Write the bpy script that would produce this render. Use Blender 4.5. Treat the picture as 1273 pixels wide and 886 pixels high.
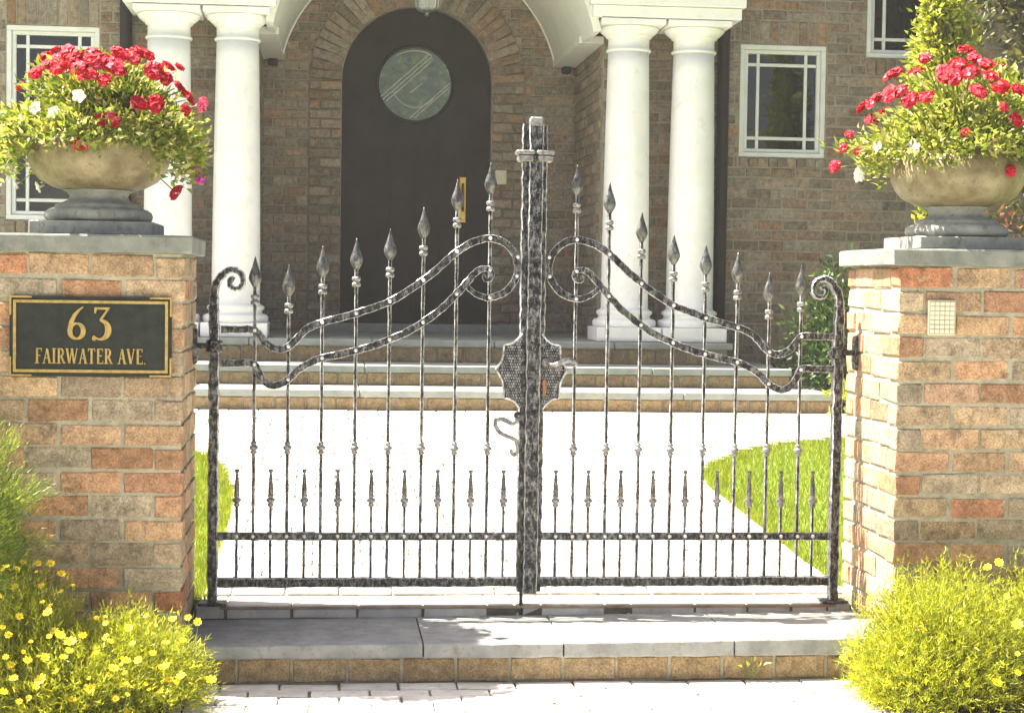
import bpy, math, random
import numpy as np
from mathutils import Vector, Matrix

for _o in list(bpy.data.objects):
    bpy.data.objects.remove(_o, do_unlink=True)
S = bpy.context.scene
COL = S.collection
R = math.radians

# ------------------------------------------------------------------ camera
cam_d = bpy.data.cameras.new('camera')
cam = bpy.data.objects.new('camera', cam_d)
COL.objects.link(cam)
yaw, pit, rol = R(6.012), R(-2.304), R(0.839)
fw = Vector((math.sin(yaw) * math.cos(pit), math.cos(yaw) * math.cos(pit), math.sin(pit)))
rt = Vector((math.cos(yaw), -math.sin(yaw), 0))
up = rt.cross(fw)
r2 = math.cos(rol) * rt + math.sin(rol) * up
u2 = -math.sin(rol) * rt + math.cos(rol) * up
m = Matrix((r2, u2, -fw)).transposed().to_4x4()
m.translation = Vector((-0.762, -6.542, 1.183))
cam.matrix_world = m
cam_d.sensor_fit = 'HORIZONTAL'
cam_d.sensor_width = 36.0
cam_d.lens = 2215.26 / 1273 * 36
cam_d.clip_end = 2000
S.camera = cam

# ------------------------------------------------------------------ light
SUN = Vector((-0.495, 0.115, 0.862)).normalized()        # towards the sun
w = bpy.data.worlds.new('World')
S.world = w
w.use_nodes = True
nt = w.node_tree
for n in list(nt.nodes):
    nt.nodes.remove(n)
sky = nt.nodes.new('ShaderNodeTexSky')
sky.sky_type = 'NISHITA'
sky.sun_disc = False
sky.sun_elevation = math.asin(SUN.z)
sky.sun_rotation = math.atan2(SUN.x, SUN.y)
sky.air_density = 0.4
sky.dust_density = 4.0
sky.ozone_density = 0.0
bg = nt.nodes.new('ShaderNodeBackground')
bg.inputs['Strength'].default_value = 0.060
wo = nt.nodes.new('ShaderNodeOutputWorld')
nt.links.new(sky.outputs[0], bg.inputs[0])
nt.links.new(bg.outputs[0], wo.inputs[0])
sd = bpy.data.lights.new('sun', 'SUN')
sd.energy = 5.0
sd.angle = R(0.53)
sd.color = (1.0, 0.93, 0.80)
so = bpy.data.objects.new('sun', sd)
COL.objects.link(so)
so.rotation_euler = (-SUN).to_track_quat('-Z', 'Y').to_euler()
so.location = (-6, 2, 12)
S.view_settings.view_transform = 'Standard'
S.view_settings.look = 'None'
S.view_settings.gamma = 1
S.view_settings.exposure = 2.5
S.view_settings.use_curve_mapping = False
S.cycles.max_bounces = 6
S.cycles.diffuse_bounces = 4
S.cycles.glossy_bounces = 2
S.cycles.transmission_bounces = 2
S.cycles.caustics_reflective = False
S.cycles.caustics_refractive = False

# ------------------------------------------------------------------ materials
class NT:
    """small helper for node materials"""
    def __init__(self, name):
        self.m = bpy.data.materials.new(name)
        self.m.use_nodes = True
        self.t = self.m.node_tree
        self.b = self.t.nodes['Principled BSDF']
        self.out = self.t.nodes['Material Output']

    def n(self, kind, **kw):
        x = self.t.nodes.new('ShaderNode' + kind)
        for k, v in kw.items():
            if k in x.bl_rna.properties:
                setattr(x, k, v)
            else:
                x.inputs[k].default_value = v
        return x

    def l(self, a, b):
        self.t.links.new(a, b)

    def coord(self, scale=(1, 1, 1), kind='Object'):
        tc = self.n('TexCoord')
        mp = self.n('Mapping')
        mp.inputs['Scale'].default_value = scale
        self.l(tc.outputs[kind], mp.inputs[0])
        return mp.outputs[0]

    def noise(self, vec, scale, detail=4, rough=0.55):
        x = self.n('TexNoise', Scale=scale, Detail=detail, Roughness=rough)
        if vec is not None:
            self.l(vec, x.inputs['Vector'])
        return x.outputs['Fac']

    def ramp(self, fac, stops, interp='LINEAR'):
        x = self.n('ValToRGB')
        cr = x.color_ramp
        cr.interpolation = interp
        while len(cr.elements) > 1:
            cr.elements.remove(cr.elements[-1])
        for i, (p, c) in enumerate(stops):
            e = cr.elements[0] if i == 0 else cr.elements.new(p)
            e.position = p
            e.color = (c[0], c[1], c[2], 1) if not isinstance(c, (int, float)) else (c, c, c, 1)
        self.l(fac, x.inputs[0])
        return x.outputs[0]

    def mix(self, fac, a, b, mode='MIX'):
        x = self.n('Mix', data_type='RGBA', blend_type=mode)
        for v, i in ((fac, 0), (a, 6), (b, 7)):
            if isinstance(v, (int, float)):
                x.inputs[i].default_value = v
            elif isinstance(v, tuple):
                x.inputs[i].default_value = (*v[:3], 1)
            else:
                self.l(v, x.inputs[i])
        return x.outputs[2]

    def math(self, op, a, b=0.0):
        x = self.n('Math', operation=op)
        for v, i in ((a, 0), (b, 1)):
            if isinstance(v, (int, float)):
                x.inputs[i].default_value = v
            else:
                self.l(v, x.inputs[i])
        return x.outputs[0]

    def rnd(self):
        """a value that differs from piece to piece, joined or not"""
        oi = self.n('ObjectInfo')
        g = self.n('NewGeometry')
        return self.math('FRACT', self.math('ADD', oi.outputs['Random'], g.outputs['Random Per Island']))

    def bump(self, h, strength=0.3, dist=0.01):
        x = self.n('Bump', Strength=strength, Distance=dist)
        self.l(h, x.inputs['Height'])
        self.l(x.outputs[0], self.b.inputs['Normal'])

    def set(self, color=None, rough=None, metal=None, spec=None):
        for v, k in ((color, 'Base Color'), (rough, 'Roughness'), (metal, 'Metallic'), (spec, 'Specular IOR Level')):
            if v is None:
                continue
            if isinstance(v, tuple):
                self.b.inputs[k].default_value = (*v[:3], 1)
            elif isinstance(v, (int, float)):
                self.b.inputs[k].default_value = v
            else:
                self.l(v, self.b.inputs[k])
        return self.m


def brick_mat(name, stops, dirt=0.5, scale=1.0, var=1.0):
    k = NT(name)
    co = k.coord(kind='Object')
    geo = k.n('NewGeometry')
    r = k.rnd()
    base = k.ramp(r, stops)
    wn = k.n('TexWhiteNoise', noise_dimensions='1D')
    k.l(r, wn.inputs['W'])
    shade = k.ramp(wn.outputs['Value'], [(0, 1 - 0.28 * var), (1, 1 + 0.18 * var)])
    base = k.mix(1.0, base, shade, 'MULTIPLY')
    gp = geo.outputs['Position']
    n1 = k.noise(gp, 26 * scale, 4, 0.65)
    mott = k.ramp(n1, [(0.32, 0.56), (0.5, 0.96), (0.68, 1.28)])
    base = k.mix(0.85, base, mott, 'MULTIPLY')
    n2 = k.noise(gp, 11 * scale, 4, 0.7)
    scorch = k.ramp(n2, [(0.56, 0.0), (0.66, 1.0)])
    base = k.mix(k.math('MULTIPLY', scorch, 0.6 * dirt), base, (0.07, 0.055, 0.04))
    n3 = k.noise(gp, 17 * scale, 4, 0.7)
    lime = k.ramp(n3, [(0.60, 0.0), (0.72, 1.0)])
    base = k.mix(k.math('MULTIPLY', lime, 0.6), base, (0.42, 0.37, 0.27))
    n4 = k.noise(gp, 150 * scale, 2, 0.75)
    base = k.mix(0.8, base, k.ramp(n4, [(0.33, 0.55), (0.5, 1.0), (0.67, 1.35)]), 'MULTIPLY')
    pit = k.n('TexVoronoi', Scale=70.0 * scale, feature='F1')
    k.l(gp, pit.inputs['Vector'])
    pm = k.math('MULTIPLY', k.ramp(pit.outputs['Distance'], [(0.10, 1.0), (0.2, 0.0)]), k.ramp(n3, [(0.45, 0.0), (0.6, 1.0)]))
    base = k.mix(k.math('MULTIPLY', pm, 0.75), base, (0.06, 0.045, 0.03))
    rough_h = k.noise(gp, 120 * scale, 2, 0.7)
    k.bump(rough_h, 0.6, 0.006)
    return k.set(base, 0.92, 0, 0.2)


PILLAR_STOPS = [(0.0, (0.41, 0.275, 0.155)), (0.14, (0.42, 0.31, 0.19)), (0.30, (0.385, 0.205, 0.11)),
                (0.42, (0.41, 0.265, 0.15)), (0.55, (0.32, 0.27, 0.19)), (0.66, (0.43, 0.30, 0.18)),
                (0.78, (0.35, 0.155, 0.08)), (0.87, (0.31, 0.255, 0.18)), (1.0, (0.40, 0.28, 0.16))]
RISER_STOPS = [(0.0, (0.30, 0.215, 0.115)), (0.5, (0.285, 0.21, 0.12)), (1.0, (0.295, 0.20, 0.105))]
HOUSE_STOPS = [(0.0, (0.285, 0.222, 0.165)), (0.2, (0.295, 0.247, 0.195)), (0.4, (0.245, 0.206, 0.170)),
               (0.55, (0.31, 0.195, 0.115)), (0.65, (0.29, 0.222, 0.168)), (0.8, (0.255, 0.222, 0.175)),
               (0.92, (0.305, 0.215, 0.145)), (1.0, (0.275, 0.212, 0.175))]
M = {}
M['pillar_brick'] = brick_mat('pillar_brick', PILLAR_STOPS, 0.8)
M['riser_brick'] = brick_mat('riser_brick', RISER_STOPS, 0.5, 1.0, 0.35)
M['house_brick'] = brick_mat('house_brick', HOUSE_STOPS, 0.5)


def mottled(name, c1, c2, scale, rough=0.85, bump=0.3, bscale=60, metal=0, spec=0.3, c3=None, rnd=0.0, bd=0.005):
    k = NT(name)
    g = k.n('NewGeometry').outputs['Position']
    f = k.noise(g, scale, 3, 0.65)
    c = k.ramp(f, [(0.32, c1), (0.68, c2)])
    if c3 is not None:
        f3 = k.ramp(k.noise(g, scale * 2.7, 4, 0.7), [(0.56, 0.0), (0.68, 1.0)])
        c = k.mix(k.math('MULTIPLY', f3, 0.7), c, c3)
    if rnd:
        c = k.mix(1.0, c, k.ramp(k.rnd(), [(0, 1 - rnd), (1, 1 + rnd)]), 'MULTIPLY')
    if bump:
        k.bump(k.noise(g, bscale, 2, 0.7), bump, bd)
    return k.set(c, rough, metal, spec)


M['mortar'] = mottled('mortar', (0.25, 0.235, 0.165), (0.40, 0.375, 0.28), 20, 0.95, 0.8, 150, c3=(0.15, 0.14, 0.08))
M['house_mortar'] = mottled('house_mortar', (0.25, 0.23, 0.18), (0.34, 0.315, 0.25), 8, 0.95, 0.5, 90)
M['cap_stone'] = mottled('cap_stone', (0.13, 0.142, 0.128), (0.22, 0.23, 0.20), 12, 0.85, 0.4, 110, c3=(0.12, 0.12, 0.08))
M['sill_stone'] = mottled('sill_stone', (0.18, 0.187, 0.18), (0.29, 0.295, 0.28), 9, 0.85, 0.5, 90, c3=(0.16, 0.145, 0.11))
M['tread_stone'] = mottled('tread_stone', (0.20, 0.22, 0.205), (0.30, 0.32, 0.29), 5, 0.8, 0.3, 60, c3=(0.27, 0.235, 0.16))
M['urn_stone'] = mottled('urn_stone', (0.12, 0.092, 0.042), (0.27, 0.23, 0.135), 11, 0.55, 0.6, 90, c3=(0.075, 0.07, 0.022))
M['plinth_stone'] = mottled('plinth_stone', (0.20, 0.21, 0.20), (0.34, 0.34, 0.31), 14, 0.85, 0.5, 100, c3=(0.13, 0.13, 0.10))
M['paver'] = mottled('paver', (0.46, 0.44, 0.40), (0.60, 0.58, 0.53), 9, 0.9, 0.4, 90, c3=(0.36, 0.32, 0.26), rnd=0.13)
M['paver_bed'] = mottled('paver_bed', (0.10, 0.085, 0.06), (0.17, 0.15, 0.11), 18, 0.95, 0.5, 90, c3=(0.07, 0.08, 0.03))
M['white_paint'] = mottled('white_paint', (0.72, 0.72, 0.705), (0.80, 0.80, 0.79), 4, 0.65, 0.12, 40, c3=(0.66, 0.655, 0.62))
M['plaster'] = mottled('plaster', (0.62, 0.62, 0.57), (0.70, 0.70, 0.65), 3, 0.85, 0.15, 30)
M['window_paint'] = mottled('window_paint', (0.66, 0.68, 0.66), (0.74, 0.76, 0.74), 8, 0.55, 0.05, 40)
M['soil'] = mottled('soil', (0.045, 0.032, 0.02), (0.09, 0.065, 0.04), 12, 0.95, 0.9, 60)
M['turf'] = mottled('turf', (0.07, 0.13, 0.02), (0.13, 0.20, 0.035), 9, 0.95, 0.6, 120)
M['ground'] = mottled('ground', (0.07, 0.10, 0.03), (0.11, 0.14, 0.045), 2, 0.95, 0.5, 40)
M['asphalt'] = mottled('asphalt', (0.045, 0.045, 0.045), (0.065, 0.064, 0.062), 6, 0.9, 0.6, 200)
M['roof'] = mottled('roof', (0.06, 0.055, 0.05), (0.10, 0.09, 0.085), 7, 0.9, 0.5, 60)
M['door_wood'] = mottled('door_wood', (0.017, 0.013, 0.012), (0.030, 0.023, 0.021), 4, 0.5, 0.1, 30, spec=0.2)
M['downpipe'] = mottled('downpipe', (0.016, 0.013, 0.011), (0.026, 0.021, 0.018), 6, 0.5, 0.05, 40)
M['brass'] = mottled('brass', (0.36, 0.22, 0.05), (0.52, 0.35, 0.10), 30, 0.3, 0.1, 60, metal=1.0)
M['gilt'] = mottled('gilt', (0.24, 0.165, 0.035), (0.40, 0.285, 0.08), 60, 0.5, 0.15, 160, metal=0.25, spec=0.5)
M['plaque_black'] = mottled('plaque_black', (0.006, 0.009, 0.006), (0.016, 0.021, 0.015), 20, 0.5, 0.15, 90, spec=0.25)
M['keypad'] = mottled('keypad', (0.58, 0.54, 0.40), (0.68, 0.64, 0.50), 20, 0.5, 0.05, 40)
M['keypad_line'] = mottled('keypad_line', (0.30, 0.27, 0.16), (0.36, 0.33, 0.2), 20, 0.6, 0.05, 40)
M['trunk'] = mottled('trunk', (0.06, 0.045, 0.03), (0.12, 0.09, 0.065), 20, 0.95, 0.9, 60)
M['steel'] = mottled('steel', (0.42, 0.42, 0.42), (0.62, 0.62, 0.61), 40, 0.35, 0.1, 60, metal=0.9)
M['edging'] = mottled('edging', (0.20, 0.12, 0.07), (0.36, 0.30, 0.22), 7, 0.9, 0.4, 90, c3=(0.30, 0.12, 0.05))
M['rust'] = mottled('rust', (0.16, 0.07, 0.03), (0.28, 0.13, 0.06), 60, 0.8, 0.3, 120)


def iron(name, dark, light, lo, hi, metal=0.55, rough=0.42, streak=(1, 1, 0.45)):
    k = NT(name)
    g = k.n('NewGeometry').outputs['Position']
    mp = k.n('Mapping')
    mp.inputs['Scale'].default_value = streak
    k.l(g, mp.inputs[0])
    f1 = k.noise(mp.outputs[0], 75, 6, 0.75)
    f2 = k.noise(g, 210, 3, 0.6)
    f = k.math('ADD', k.math('MULTIPLY', f1, 0.7), k.math('MULTIPLY', f2, 0.3))
    c = k.ramp(f, [(lo, dark), (hi, light)])
    hn = k.n('TexVoronoi', Scale=48.0)
    k.l(g, hn.inputs['Vector'])
    k.bump(hn.outputs['Distance'], 0.55, 0.004)
    return k.set(c, k.ramp(f, [(lo, rough), (hi, rough + 0.12)]), metal, 0.5)


M['iron'] = iron('iron', (0.0065, 0.0066, 0.0068), (0.27, 0.275, 0.28), 0.48, 0.67)
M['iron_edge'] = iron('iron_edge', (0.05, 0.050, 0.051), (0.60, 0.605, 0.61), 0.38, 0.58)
M['iron_silver'] = iron('iron_silver', (0.06, 0.058, 0.057), (0.36, 0.355, 0.345), 0.36, 0.64, 0.6, 0.38)
M['stud'] = iron('stud', (0.30, 0.30, 0.30), (0.70, 0.70, 0.69), 0.30, 0.55, 0.3, 0.4)
M['iron_leaf'] = iron('iron_leaf', (0.03, 0.031, 0.029), (0.22, 0.22, 0.21), 0.40, 0.66, 0.65, 0.36)


def leaf_mat(name, stops, trans=0.35, rough=0.5):
    k = NT(name)
    c = k.ramp(k.rnd(), stops)
    g = k.n('NewGeometry').outputs['Position']
    c = k.mix(0.6, c, k.ramp(k.noise(g, 14, 3), [(0.3, 0.7), (0.7, 1.25)]), 'MULTIPLY')
    k.set(c, rough, 0, 0.35)
    tr = k.n('BsdfTranslucent')
    k.l(k.mix(1.0, c, (1.25, 1.15, 0.55), 'MULTIPLY'), tr.inputs[0])
    ms = k.n('MixShader')
    ms.inputs[0].default_value = trans
    k.l(k.b.outputs[0], ms.inputs[1])
    k.l(tr.outputs[0], ms.inputs[2])
    k.l(ms.outputs[0], k.out.inputs[0])
    return k.m


M['urn_leaf'] = leaf_mat('urn_leaf', [(0, (0.08, 0.15, 0.018)), (0.3, (0.17, 0.23, 0.03)), (0.65, (0.30, 0.32, 0.06)), (0.85, (0.42, 0.40, 0.15)), (1, (0.55, 0.52, 0.28))])
M['thread_leaf'] = leaf_mat('thread_leaf', [(0, (0.17, 0.23, 0.014)), (0.5, (0.32, 0.355, 0.018)), (1, (0.48, 0.47, 0.035))], 0.45)
M['needle_leaf'] = leaf_mat('needle_leaf', [(0, (0.05, 0.12, 0.015)), (0.5, (0.18, 0.25, 0.025)), (1, (0.33, 0.36, 0.05))], 0.35)
M['grass'] = leaf_mat('grass', [(0, (0.12, 0.19, 0.012)), (0.6, (0.22, 0.27, 0.018)), (1, (0.34, 0.34, 0.035))], 0.4)
M['shrub_leaf'] = leaf_mat('shrub_leaf', [(0, (0.17, 0.23, 0.02)), (0.6, (0.30, 0.33, 0.035)), (1, (0.42, 0.41, 0.07))], 0.4)
M['dark_leaf'] = leaf_mat('dark_leaf', [(0, (0.02, 0.05, 0.012)), (0.7, (0.045, 0.09, 0.02)), (1, (0.09, 0.13, 0.03))], 0.25)
M['tree_leaf'] = leaf_mat('tree_leaf', [(0, (0.05, 0.065, 0.02)), (0.6, (0.10, 0.105, 0.04)), (1, (0.17, 0.15, 0.07))], 0.3)
M['red_leaf'] = leaf_mat('red_leaf', [(0, (0.22, 0.06, 0.035)), (0.6, (0.34, 0.11, 0.06)), (1, (0.42, 0.19, 0.11))], 0.35)
M['red_petal'] = leaf_mat('red_petal', [(0, (0.30, 0.001, 0.010)), (0.55, (0.42, 0.002, 0.016)), (0.8, (0.50, 0.012, 0.04)), (0.92, (0.62, 0.10, 0.15)), (1, (0.66, 0.22, 0.26))], 0.25, 0.7)
M['pink_petal'] = leaf_mat('pink_petal', [(0, (0.55, 0.03, 0.17)), (0.6, (0.65, 0.10, 0.22)), (1, (0.72, 0.25, 0.34))], 0.25, 0.6)
M['magenta_petal'] = leaf_mat('magenta_petal', [(0, (0.42, 0.02, 0.30)), (1, (0.55, 0.06, 0.40))], 0.25, 0.6)
M['white_petal'] = leaf_mat('white_petal', [(0, (0.72, 0.71, 0.66)), (1, (0.80, 0.79, 0.75))], 0.25, 0.6)
M['yellow_petal'] = leaf_mat('yellow_petal', [(0, (0.72, 0.50, 0.006)), (1, (0.80, 0.62, 0.012))], 0.25, 0.6)
M['yellow_eye'] = mottled('yellow_eye', (0.45, 0.25, 0.01), (0.55, 0.34, 0.015), 90, 0.9, 0)
M['stem'] = mottled('stem', (0.10, 0.13, 0.025), (0.16, 0.19, 0.04), 30, 0.7, 0)


def glass_mat(name, tint, rough=0.03):
    k = NT(name)
    g = k.n('NewGeometry').outputs['Position']
    k.bump(k.noise(g, 2.5, 2), 0.12, 0.05)
    return k.set(tint, rough, 0, 0.6)


M['pane'] = glass_mat('pane', (0.010, 0.012, 0.011))
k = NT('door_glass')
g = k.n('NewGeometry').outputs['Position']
cg = k.ramp(k.noise(g, 13, 5, 0.7), [(0.35, (0.035, 0.055, 0.035)), (0.55, (0.07, 0.11, 0.045)), (0.68, (0.16, 0.20, 0.09))])  # reflected greenery painted into the pane as green mottling
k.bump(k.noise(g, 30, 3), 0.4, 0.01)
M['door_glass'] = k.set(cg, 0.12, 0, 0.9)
M['lead'] = mottled('lead', (0.42, 0.43, 0.41), (0.56, 0.57, 0.55), 20, 0.4, 0.1, 60, metal=0.3)
M['lantern_glass'] = glass_mat('lantern_glass', (0.35, 0.36, 0.36), 0.1)

# ------------------------------------------------------------------ mesh helpers
rng = np.random.default_rng(7)
random.seed(7)


class MB:
    def __init__(self):
        self.v, self.f, self.mi = [], [], []
        self.s = False

    def add(self, verts, faces, mi=0):
        o = len(self.v)
        self.v += [tuple(map(float, p)) for p in verts]
        for i, f in enumerate(faces):
            self.f.append([o + a for a in f])
            self.mi.append(mi[i] if isinstance(mi, (list, tuple)) else mi)
        return self

    def box(self, c, d, mi=0, c_=0.0):
        x, y, z = c
        a, b, h = d[0] / 2, d[1] / 2, d[2] / 2
        if c_ <= 0:
            vs = [(x + i * a, y + j * b, z + q * h) for i in (-1, 1) for j in (-1, 1) for q in (-1, 1)]
            return self.add(vs, [(0, 1, 3, 2), (4, 6, 7, 5), (0, 4, 5, 1), (2, 3, 7, 6), (0, 2, 6, 4), (1, 5, 7, 3)], mi)
        vs, fs = chamfer_box(a, b, h, c_)
        return self.add([(x + p[0], y + p[1], z + p[2]) for p in vs], fs, mi)

    def rings(self, rings, closed_ends=True, mi=0, cols=None):
        n = len(rings[0])
        vs = [p for r_ in rings for p in r_]
        fs, mis = [], []
        for i in range(len(rings) - 1):
            for j in range(n):
                k_ = (j + 1) % n
                fs.append((i * n + j, i * n + k_, (i + 1) * n + k_, (i + 1) * n + j))
                mis.append(cols[j] if cols else mi)
        if closed_ends:
            fs.append(tuple(range(n))[::-1])
            fs.append(tuple((len(rings) - 1) * n + j for j in range(n)))
            mis += [mi, mi]
        return self.add(vs, fs, mis)

    def lathe(self, prof, c=(0, 0, 0), n=16, sy=1.0, mi=0, ph=0.0, lobes=0, lobe=0.0):
        rs = []
        for r_, z in prof:
            rr = []
            for i in range(n):
                a = 2 * math.pi * i / n + ph
                q = r_ * (1 + (lobe * abs(math.sin(a * lobes / 2)) if lobes else 0))
                rr.append((c[0] + q * math.cos(a), c[1] + q * math.sin(a) * sy, c[2] + z))
            rs.append(rr)
        return self.rings(rs, True, mi)

    def tube(self, pts, rad, n=6, mi=0):
        pts = [Vector(p) for p in pts]
        rs = []
        ref = Vector((0.13, 0.97, 0.21))
        for i, p in enumerate(pts):
            t = (pts[min(i + 1, len(pts) - 1)] - pts[max(i - 1, 0)]).normalized()
            a = t.cross(ref)
            if a.length < 1e-3:
                a = t.cross(Vector((1, 0, 0)))
            a.normalize()
            b = t.cross(a)
            q = rad[i] if isinstance(rad, (list, tuple)) else rad
            rs.append([p + a * (q * math.cos(2 * math.pi * j / n)) + b * (q * math.sin(2 * math.pi * j / n)) for j in range(n)])
        return self.rings(rs, True, mi)

    def band(self, pts, wid, thk, y=0.0, ch=0.0018, jit=0.0, jy=None, mi=0, edge=1, seed=0):
        """rectangular bar with chamfered edges swept along a path in the XZ plane"""
        rr = random.Random(seed)
        rs = []
        N = len(pts)
        for i, (x, z) in enumerate(pts):
            a, b = pts[max(i - 1, 0)], pts[min(i + 1, N - 1)]
            tx, tz = b[0] - a[0], b[1] - a[1]
            L = math.hypot(tx, tz) or 1
            tx, tz = tx / L, tz / L
            nx, nz = -tz, tx
            wd = (wid[i] if isinstance(wid, (list, tuple)) else wid) / 2
            h = thk / 2
            w1 = wd + rr.uniform(-jit, jit)
            w2 = wd + rr.uniform(-jit, jit)
            h1 = h + rr.uniform(-jit, jit) * 0.6
            sec = [(w1 - ch, -h1), (w1, -h1 + ch), (w1, h - ch), (w1 - ch, h), (-w2 + ch, h), (-w2, h - ch), (-w2, -h1 + ch), (-w2 + ch, -h1)]
            rs.append([(x + nx * q, y + p, z + nz * q) for q, p in sec])
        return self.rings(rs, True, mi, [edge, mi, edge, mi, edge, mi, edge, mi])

    def prism(self, poly, y0, y1, mi=0):
        """polygon in XZ extruded along Y"""
        n = len(poly)
        vs = [(x, y0, z) for x, z in poly] + [(x, y1, z) for x, z in poly]
        fs = [tuple(range(n)), tuple(range(2 * n - 1, n - 1, -1))]
        fs += [(i, n + i, n + (i + 1) % n, (i + 1) % n) for i in range(n)]
        return self.add(vs, fs, mi)

    def mesh(self, name, mats, smooth=False):
        me = bpy.data.meshes.new(name)
        me.from_pydata(self.v, [], self.f)
        for q in (mats if isinstance(mats, (list, tuple)) else [mats]):
            me.materials.append(M[q])
        if any(self.mi):
            me.polygons.foreach_set('material_index', self.mi)
        if smooth:
            me.polygons.foreach_set('use_smooth', [True] * len(me.polygons))
        import bmesh
        bm = bmesh.new()
        bm.from_mesh(me)
        bmesh.ops.recalc_face_normals(bm, faces=bm.faces)
        bm.to_mesh(me)
        bm.free()
        me.update()
        return me

    def build(self, name, mats, parent=None, smooth=False, loc=None):
        return link(name, self.mesh(name, mats, smooth), parent, loc)


def chamfer_box(a, b, h, c):
    vs, idx = [], {}
    for i in (-1, 1):
        for j in (-1, 1):
            for q in (-1, 1):
                for ax in range(3):
                    p = [i * (a - c), j * (b - c), q * (h - c)]
                    p[ax] = (i * a, j * b, q * h)[ax]
                    idx[(i, j, q, ax)] = len(vs)
                    vs.append(tuple(p))
    fs = []
    for ax in range(3):
        o = [0, 1, 2]
        o.remove(ax)
        for s in (-1, 1):
            cyc = []
            for u, v in ((-1, -1), (1, -1), (1, 1), (-1, 1)):
                key = [0, 0, 0]
                key[ax], key[o[0]], key[o[1]] = s, u, v
                cyc.append(idx[(*key, ax)])
            fs.append(tuple(cyc))
    for ax in range(3):                      # edges running along ax
        o = [0, 1, 2]
        o.remove(ax)
        for u in (-1, 1):
            for v in (-1, 1):
                k1 = [0, 0, 0]
                k1[ax], k1[o[0]], k1[o[1]] = -1, u, v
                k2 = list(k1)
                k2[ax] = 1
                fs.append((idx[(*k1, o[0])], idx[(*k2, o[0])], idx[(*k2, o[1])], idx[(*k1, o[1])]))
    for i in (-1, 1):
        for j in (-1, 1):
            for q in (-1, 1):
                fs.append(tuple(idx[(i, j, q, ax)] for ax in range(3)))
    return vs, fs


def link(name, me, parent=None, loc=None):
    o = bpy.data.objects.new(name, me)
    COL.objects.link(o)
    if parent is not None:
        o.parent = parent
    if loc is not None:
        o.location = loc
    return o


def tag(o, label=None, cat=None, group=None, kind=None):
    for kk, v in (('label', label), ('category', cat), ('group', group), ('kind', kind)):
        if v:
            o[kk] = v
    return o


def thing(name, label, cat, group=None, loc=(0, 0, 0)):
    o = link(name, None, None, loc)
    o.empty_display_size = 0.1
    return tag(o, label, cat, group)


def np_mesh(name, V, F, mat, smooth=False):
    """V (n,3); F (m,k) all the same size"""
    me = bpy.data.meshes.new(name)
    V = np.asarray(V, np.float32)
    F = np.asarray(F, np.int32)
    k_ = F.shape[1]
    me.vertices.add(len(V))
    me.vertices.foreach_set('co', V.ravel())
    me.loops.add(F.size)
    me.loops.foreach_set('vertex_index', F.ravel())
    me.polygons.add(len(F))
    me.polygons.foreach_set('loop_start', np.arange(0, F.size, k_, dtype=np.int32))
    me.polygons.foreach_set('loop_total', np.full(len(F), k_, np.int32))
    if smooth:
        me.polygons.foreach_set('use_smooth', np.ones(len(F), bool))
    me.materials.append(M[mat])
    me.update(calc_edges=True)
    return me


def spline(P, per=6):
    P = [np.array(p, float) for p in P]
    out = []
    for i in range(len(P) - 1):
        p0, p1, p2, p3 = P[max(i - 1, 0)], P[i], P[i + 1], P[min(i + 2, len(P) - 1)]
        for t in np.linspace(0, 1, per, endpoint=False):
            out.append(0.5 * ((2 * p1) + (-p0 + p2) * t + (2 * p0 - 5 * p1 + 4 * p2 - p3) * t * t + (-p0 + 3 * p1 - 3 * p2 + p3) * t ** 3))
    out.append(P[-1])
    return [tuple(map(float, q)) for q in out]


def unit(a):
    return a / (np.linalg.norm(a, axis=-1, keepdims=True) + 1e-9)


def leaves(P, D, length, width, fold=0.25, curl=0.2):
    """leaf of 5 verts / 4 tris at each P, growing along D"""
    n = len(P)
    D = unit(D)
    side = unit(np.cross(D, rng.normal(size=(n, 3))))
    nor = np.cross(side, D)
    L = np.broadcast_to(np.asarray(length, float), (n,))[:, None]
    W = np.broadcast_to(np.asarray(width, float), (n,))[:, None]
    B = P
    T = P + D * L - nor * L * curl
    C = P + D * L * 0.45
    l_ = C + side * W / 2 + nor * W * fold
    r_ = C - side * W / 2 + nor * W * fold
    V = np.stack([B, l_, T, r_, C], 1).reshape(-1, 3)
    f = np.array([[0, 4, 1], [1, 4, 2], [2, 4, 3], [3, 4, 0]])
    F = (np.arange(n)[:, None, None] * 5 + f[None]).reshape(-1, 3)
    return V, F


def blades(P, D, length, width):
    """thin triangle at each P along D"""
    n = len(P)
    D = unit(D)
    side = unit(np.cross(D, rng.normal(size=(n, 3))))
    L = np.broadcast_to(np.asarray(length, float), (n,))[:, None]
    W = np.broadcast_to(np.asarray(width, float), (n,))[:, None]
    V = np.stack([P + side * W / 2, P - side * W / 2, P + D * L], 1).reshape(-1, 3)
    F = np.arange(n * 3).reshape(-1, 3)
    return V, F


def clump_points(c, r, nclump, per, spread, lo=0.55, hi=1.0, zmin=None, up_only=False):
    """points gathered in clumps through an ellipsoid, with outward directions"""
    c, r = np.array(c), np.array(r)
    d = unit(rng.normal(size=(nclump, 3)))
    if up_only:
        d[:, 2] = np.abs(d[:, 2])
    q = rng.uniform(lo, hi, (nclump, 1)) * (1 + 0.12 * rng.normal(size=(nclump, 1)))
    cc = d * q
    pts = (cc[:, None, :] + rng.normal(size=(nclump, per, 3)) * spread).reshape(-1, 3)
    dirs = unit(pts + 1e-6)
    P = c + pts * r
    if zmin is not None:
        k_ = P[:, 2] > zmin
        P, dirs = P[k_], dirs[k_]
    return P, dirs


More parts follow.
